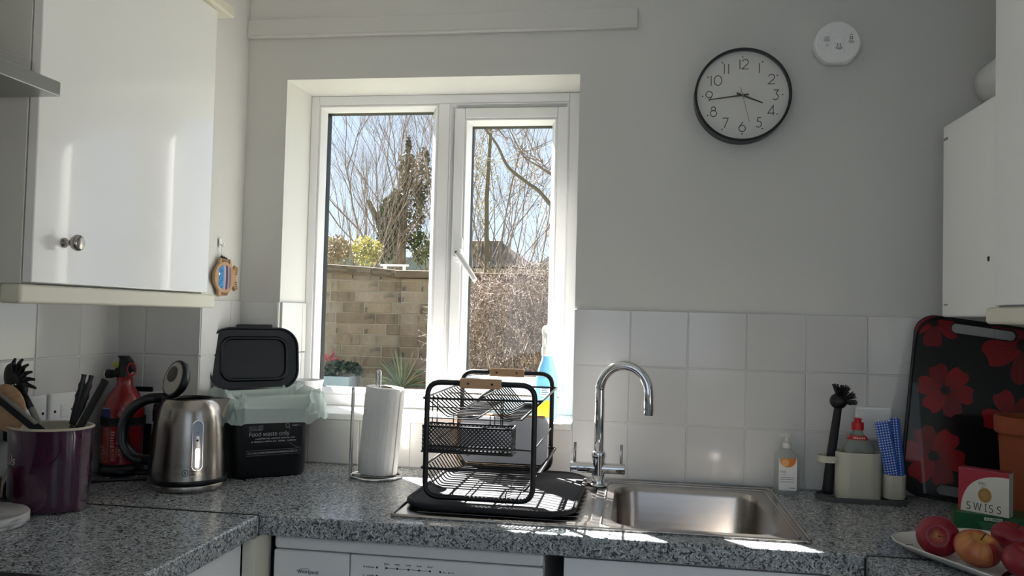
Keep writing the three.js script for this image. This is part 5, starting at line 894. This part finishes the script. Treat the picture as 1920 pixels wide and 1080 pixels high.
bareTree('slender bare multi-stemmed tree beyond the garden wall beside the yellow shrub', 652, -13, 262, { ...tw, r: 0.026, spread: 0.5, kids: 3 }, mt.bark, 3);
bareTree('tall bare tree rising behind the ivy-covered tree', 738, -16, 170, { ...tw, r: 0.06, spread: 0.6, first: 0.4, lev: 6 });
bareTree('grey bare tree standing just beside the ivy-covered tree', 800, -15, 195, { ...tw, r: 0.045, spread: 0.4 });
{ const t = bareTree('bare tree with a straight mossy trunk in front of the dark roof', 912, -11.5, 205, { ...tw, r: 0.03, first: 0.5, wob: 0.07, spread: 0.85 }); part('main_trunk', sweep([V(0, 0, 0.05), V(0.02, 1.6, 0.05), V(-0.02, 3.2, 0.05), V(0.03, 4.6, 0.05)], [0.06, 0.045, 0.04, 0.025], 8), mt.barkMoss, t); }
bareTree('thin pale-stemmed bare tree beside the straight mossy trunk', 893, -12.5, 235, { ...tw, r: 0.03, first: 0.5, wob: 0.08 }, mt.barkPale);
bareTree('small bare tree between the two dark roofs', 1003, -14, 300, { ...tw, r: 0.04, lev: 5, up: 0.1, spread: 0.95 }, mt.barkPale);
{ // tree out of sight whose bough crosses the casement
  const z = -9, b = wp(1130, 500, z), t = thing('bough_tree', 'mossy tree whose thick bough slants across the view through the casement', 'tree', [b.x, GY, z]), L = (px, py) => wp(px, py, z).sub(t.position);
  part('trunk', sweep([V(0, 0, 0), L(1128, 480), L(1122, 420)], [0.12, 0.1, 0.09], 10), mt.barkMoss, t);
  part('bough', sweep(spline([L(1124, 440), L(1075, 425), L(1036, 388), L(1010, 358), L(985, 340), L(952, 312), L(932, 272), L(905, 236), L(880, 200)], 40), 0.034, 8, false, 0.012), mt.barkMoss, t);
  part('side_bough', sweep(spline([L(1090, 400), L(1048, 340), L(1010, 312), L(985, 296), L(965, 262), L(950, 230)], 24), 0.02, 7, false, 0.006), mt.bark, t);
  const P = []; const o = { up: 0.12, wob: 0.25, spread: 0.9, kids: 2 };
  for (let i = 0; i < 34; i++) { const s = rnd(), q = i % 2 ? L(880 + 160 * s, 205 + 185 * s * s * 0.5 + 85 * s) : L(950 + 100 * s, 232 + 110 * s); grow(P, q, V(rr(-1, 1), rr(-0.3, 1), rr(-0.4, 0.4)).normalize(), rr(0.25, 0.5), 0.008, 3, o); }
  part('twigs', soup(P), mt.bark, t);
}
function leaves(P, C, n, c, rx, ry, rz, size, cols, shell = 0.4) { // loose leaves filling an ellipsoid
  for (let i = 0; i < n; i++) {
    const a = rr(0, 6.283), y = rr(-1, 1), q = Math.sqrt(1 - y * y), k = Math.pow(rr(shell, 1), 0.6), p = V(c.x + Math.cos(a) * q * rx * k, c.y + y * ry * k, c.z + Math.sin(a) * q * rz * k), u = V(rr(-1, 1), rr(-1, 1), rr(-1, 1)).normalize(), v = u.clone().cross(V(rr(-1, 1), rr(-1, 1), rr(-1, 1))).normalize(), s = size * rr(0.6, 1.25);
    const A = p.clone().addScaledVector(u, s), B = p.clone().addScaledVector(v, s * 0.6), D = p.clone().addScaledVector(v, -s * 0.6), E = p.clone().addScaledVector(u, -s * 0.8); P.push(...A.toArray(), ...B.toArray(), ...E.toArray(), ...A.toArray(), ...E.toArray(), ...D.toArray());
    const cc = new THREE.Color(cols[Math.floor(rnd() * cols.length)]).multiplyScalar(rr(0.8, 1.15)); for (let j = 0; j < 6; j++) C.push(cc.r, cc.g, cc.b);
  }
}
const leafMat = phy('#ffffff', 0.75, { vertexColors: true, side: THREE.DoubleSide, transmission: 0.2, thickness: 0 });
{ // ivy-clad tree
  const z = -13.5, b = wp(752, 500, z), t = thing('ivy_tree', 'ivy-covered tree behind the garden wall', 'tree', [b.x, GY, z]), L = (px, py) => wp(px, py, z).sub(t.position);
  part('trunk', sweep([V(0, 0, 0), L(752, 420), L(762, 330), L(766, 270)], [0.13, 0.11, 0.07, 0.03], 10), mt.bark, t);
  part('broken_branch', sweep([L(735, 455), L(712, 420), L(690, 376)], [0.07, 0.06, 0.05], 8), mt.barkMoss, t);
  const P = [], C = [], G = ['#24351f', '#2e4526', '#3d5730', '#56703a', '#1c2a1a'], O = ['#4c4630', '#5a5236', '#40402a', '#665e42'];
  for (const [px, py, w, h, n, cs] of [[728, 430, 24, 64, 2200, G], [745, 395, 22, 44, 1100, G], [716, 465, 12, 34, 420, G], [790, 465, 20, 34, 500, ['#4a5a2c', '#6d7a35', '#3a4526']], [768, 400, 30, 75, 1300, O], [764, 320, 18, 40, 500, O], [766, 275, 6, 22, 120, O], [795, 330, 14, 60, 420, O]]) { const c = L(px, py), k = (z * -1 + 2.2) / F_PX; leaves(P, C, n, c, w * k, h * k, w * k, 0.045, cs); }
  part('ivy', soup(P, C), leafMat, t).userData.kind = 'stuff';
}
function shrub(name, label, px, py, z, w, h, n, size, cols, group) {
  const c = wp(px, py, z), k = (2.23 - z) / F_PX, t = thing(name, label, 'shrub', [c.x, GY, z]), P = [], C = [];
  const S = []; for (let i = 0; i < 9; i++) grow(S, V(rr(-0.1, 0.1), 0, rr(-0.1, 0.1)), V(rr(-0.5, 0.5), 1, rr(-0.5, 0.5)).normalize(), (c.y - GY) * 0.75, 0.016, 2, { up: 0.2, wob: 0.15, spread: 0.6, kids: 2 });
  part('stems', soup(S), mt.bark, t); leaves(P, C, n, V(0, c.y - GY, 0), w * k, h * k, w * k * 0.7, size, cols, 0.1); part('foliage', soup(P, C), leafMat, t).userData.kind = 'stuff';
}
shrub('yellow_shrub', 'yellow-green shrub behind the garden wall beside the ivy tree', 688, 470, -11, 34, 30, 900, 0.03, ['#a39a45', '#8b8a42', '#b8a85c', '#6f7138']);
shrub('brown_shrub', 'brown-leaved shrub behind the garden wall, away from the ivy tree', 632, 472, -12, 30, 34, 800, 0.035, ['#7d6a4a', '#94805c', '#6f6a4a', '#a08a66']);
shrub('fine_leaved_shrub', 'sparse olive-leaved shrub behind the mossy trunk', 905, 330, -12, 34, 105, 1000, 0.02, ['#7c7a52', '#8c8660', '#6d6a48', '#9a8a64']);
shrub('fine_leaved_shrub', 'sparse grey-leaved shrub behind the slanting bough', 985, 330, -13, 52, 95, 900, 0.02, ['#85806a', '#8f8a6e', '#9a7f66', '#74765a']);
{ // twiggy winter hedge against the wall
  const z = -5.4, c = wp(962, 600, z), t = thing('winter_hedge', 'tangled bare tan hedge against the garden wall', 'hedge', [c.x, GY, z]), P = [], C = [], k = (2.23 - z) / F_PX;
  const cols = ['#6e5b4c', '#7d6a5a', '#55473c', '#a8998a', '#40362d', '#625246'].map((q) => new THREE.Color(q));
  const add = (a, b, r) => { const n0 = P.length; cone(P, a, b, r, r * 0.5, 3); const q = cols[Math.floor(rnd() * 6)]; for (let i = n0; i < P.length; i += 3) C.push(q.r, q.g, q.b); };
  for (let i = 0; i < 150; i++) { let a = V(rr(-0.45, 0.6), rr(0, 0.4), rr(-0.25, 0.25)), d = V(rr(-0.5, 0.5), 1, rr(-0.4, 0.4)).normalize(); for (let j = 0; j < 7; j++) { d.add(V(rr(-0.5, 0.5) - a.x * 0.3, 0.15, rr(-0.5, 0.5))).normalize(); const b = a.clone().addScaledVector(d, rr(0.14, 0.26)); if (b.y > 1.6 + rr(-0.14, 0.1) || b.x < -0.62) break; add(a, b, 0.006 - j * 0.0006); a = b; } }
  for (let i = 0; i < 8500; i++) { const u = rr(-1, 1), w = rr(-1, 1), y = Math.pow(rnd(), 0.45) * 1.5, wd = 0.5 + 0.3 * Math.min(1, y / 0.9), a = V(u * wd + 0.06, 0.02 + y * (1.08 - 0.16 * (u - 0.35) * (u - 0.35) - 0.1 * w * w + 0.1 * vnoise(u * 5 + 9, w * 3 + 9, 64, 31)), w * 0.45), d = V(rr(-1, 1), rr(-0.5, 1), rr(-1, 1)).normalize(); let p = a; for (let k2 = 0; k2 < 2; k2++) { d.add(V(rr(-0.7, 0.7), rr(-0.4, 0.6), rr(-0.7, 0.7))).normalize(); const q = p.clone().addScaledVector(d, rr(0.03, 0.09)); add(p, q, rr(0.0014, 0.0028)); p = q; } }
  part('twigs', soup(P, C), mt.twig, t).userData.kind = 'stuff';
}
{ // planter with a low dark plant, and a red-leaved plant
  const z = -6.2, a = wp(590, 712, z), b = wp(666, 712, z), top = wp(640, 704, z).y, w = b.x - a.x, t = thing('garden_planter', 'pale blue-grey square planter with a dark spreading plant', 'planter', [(a.x + b.x) / 2, GY, z]), h = top - GY;
  part('trough', loft([ring(w - 0.1, 0.3, 0.03, 0), ring(w, 0.36, 0.03, h), ring(w - 0.05, 0.31, 0.02, h), ring(w - 0.06, 0.3, 0.02, h - 0.04)], true, true), mt.planter, t);
  const P = [], C = []; leaves(P, C, 900, V(0.06, h + 0.06, 0), 0.26, 0.1, 0.2, 0.03, ['#2c3a2a', '#3b4a35', '#22301f', '#4c5a40'], 0.1); part('foliage', soup(P, C), leafMat, t).userData.kind = 'stuff';
  const c = wp(606, 668, z), t2 = thing('red_leaved_plant', 'small plant with red strap leaves behind the planter', 'plant', [c.x - 0.02, GY, z - 0.22]);
  part('stem', sweep([V(0, 0, 0), V(0.01, c.y - GY - 0.05, 0)], 0.012, 6), mt.barkPale, t2);
  for (let i = 0; i < 16; i++) { const q = rr(-1.3, 1.3), l = rr(0.1, 0.19), d = V(Math.sin(q), rr(0.1, 1), rr(-0.5, 0.5)).normalize(), y0 = c.y - GY - 0.06 + rr(-0.06, 0.04), p0 = V(0.01, y0, 0), p1 = p0.clone().addScaledVector(d, l * 0.6), p2 = p1.clone().addScaledVector(d, l * 0.4).add(V(0, -0.02, 0)); part('leaf', sweep([p0, p1, p2], [0.006, 0.009, 0.002], 5), std(i % 2 ? '#b84a4e' : '#8f2f38', 0.6), t2); }
}
{ // spiky plant
  const z = -6.3, c = wp(753, 728, z), t = thing('spiky_plant', 'spiky grey-green cordyline plant in front of the garden wall', 'plant', [c.x, GY, z]), y0 = c.y - GY;
  part('stem', sweep([V(0, 0, 0), V(0, y0 + 0.02, 0)], [0.05, 0.035], 8), mt.bark, t);
  const lm = ['#6b7355', '#58624a', '#7d8263', '#8a7a5a'].map((q) => std(q, 0.6));
  for (let i = 0; i < 54; i++) { const a = rr(0, 6.283), e = rr(0.15, 1.5), l = rr(0.3, 0.46), d = V(Math.cos(a) * Math.cos(e), Math.sin(e), Math.sin(a) * Math.cos(e) * 0.8), b = V(0, y0, 0), m = b.clone().addScaledVector(d, l * 0.6), f = b.clone().addScaledVector(d, l).add(V(0, -0.05 * Math.cos(e), 0)); part('leaf', sweep([b, m, f], [0.009, 0.011, 0.0015], 4), lm[i % 4], t); }
}
// roofs and a far hill
function house(label, pts, z, wallX) {
  const t = thing('house', label, 'house', [0, GY, z]), P = pts.map(([x, y]) => wp(x, y, z).sub(V(0, GY, z)));
  const [a, b, c, d] = P; // eaves left, ridge left, ridge right, eaves right
  part('wall', box2(a.x + 0.3, d.x - 0.3, 0, a.y - 0.02, -1.4, -0.1), mt.houseWall, t);
  const R = [], q = (A, B, Cc, D) => R.push(...A, ...B, ...Cc, ...A, ...Cc, ...D), zr = -0.75, zb = -1.5;
  const e0 = [a.x, a.y, 0], e1 = [d.x, d.y, 0], r0 = [b.x, b.y, zr], r1 = [c.x, c.y, zr], f0 = [a.x, a.y, zb], f1 = [d.x, d.y, zb];
  q(e0, e1, r1, r0); q(f1, f0, r0, r1); R.push(...e1, ...f1, ...r1); R.push(...f0, ...e0, ...r0); q(e0, f0, f1, e1);
  part('roof', soup(R), mt.roofTile, t);
  part('ridge_tiles', sweep([r0, r1], 0.09, 8), mt.roofTile, t);
}
house('house with a dark hipped roof behind the straight mossy trunk', [[800, 500], [850, 452], [936, 452], [1004, 500]], -22);
house('house with a dark roof slope beyond the small bare tree', [[1000, 502], [1052, 456], [1180, 456], [1240, 502]], -24);
{
  const z = -55, P = [], X = [400, 480, 560, 610, 640, 680, 740, 820, 900], Y = [450, 446, 442, 440, 450, 466, 480, 488, 492], pts = X.map((x, i) => wp(x, Y[i], z));
  const shape = poly([[pts[0].x - 20, 0], ...pts.map((p) => [p.x, p.y]), [pts[8].x + 30, pts[8].y - 1], [pts[8].x + 30, 0]]); struct('hill', ext(shape, 6).translate(0, 0, z - 6), mt.hill, 'far grey-green hillside');
}

renderer.render(scene, camera);
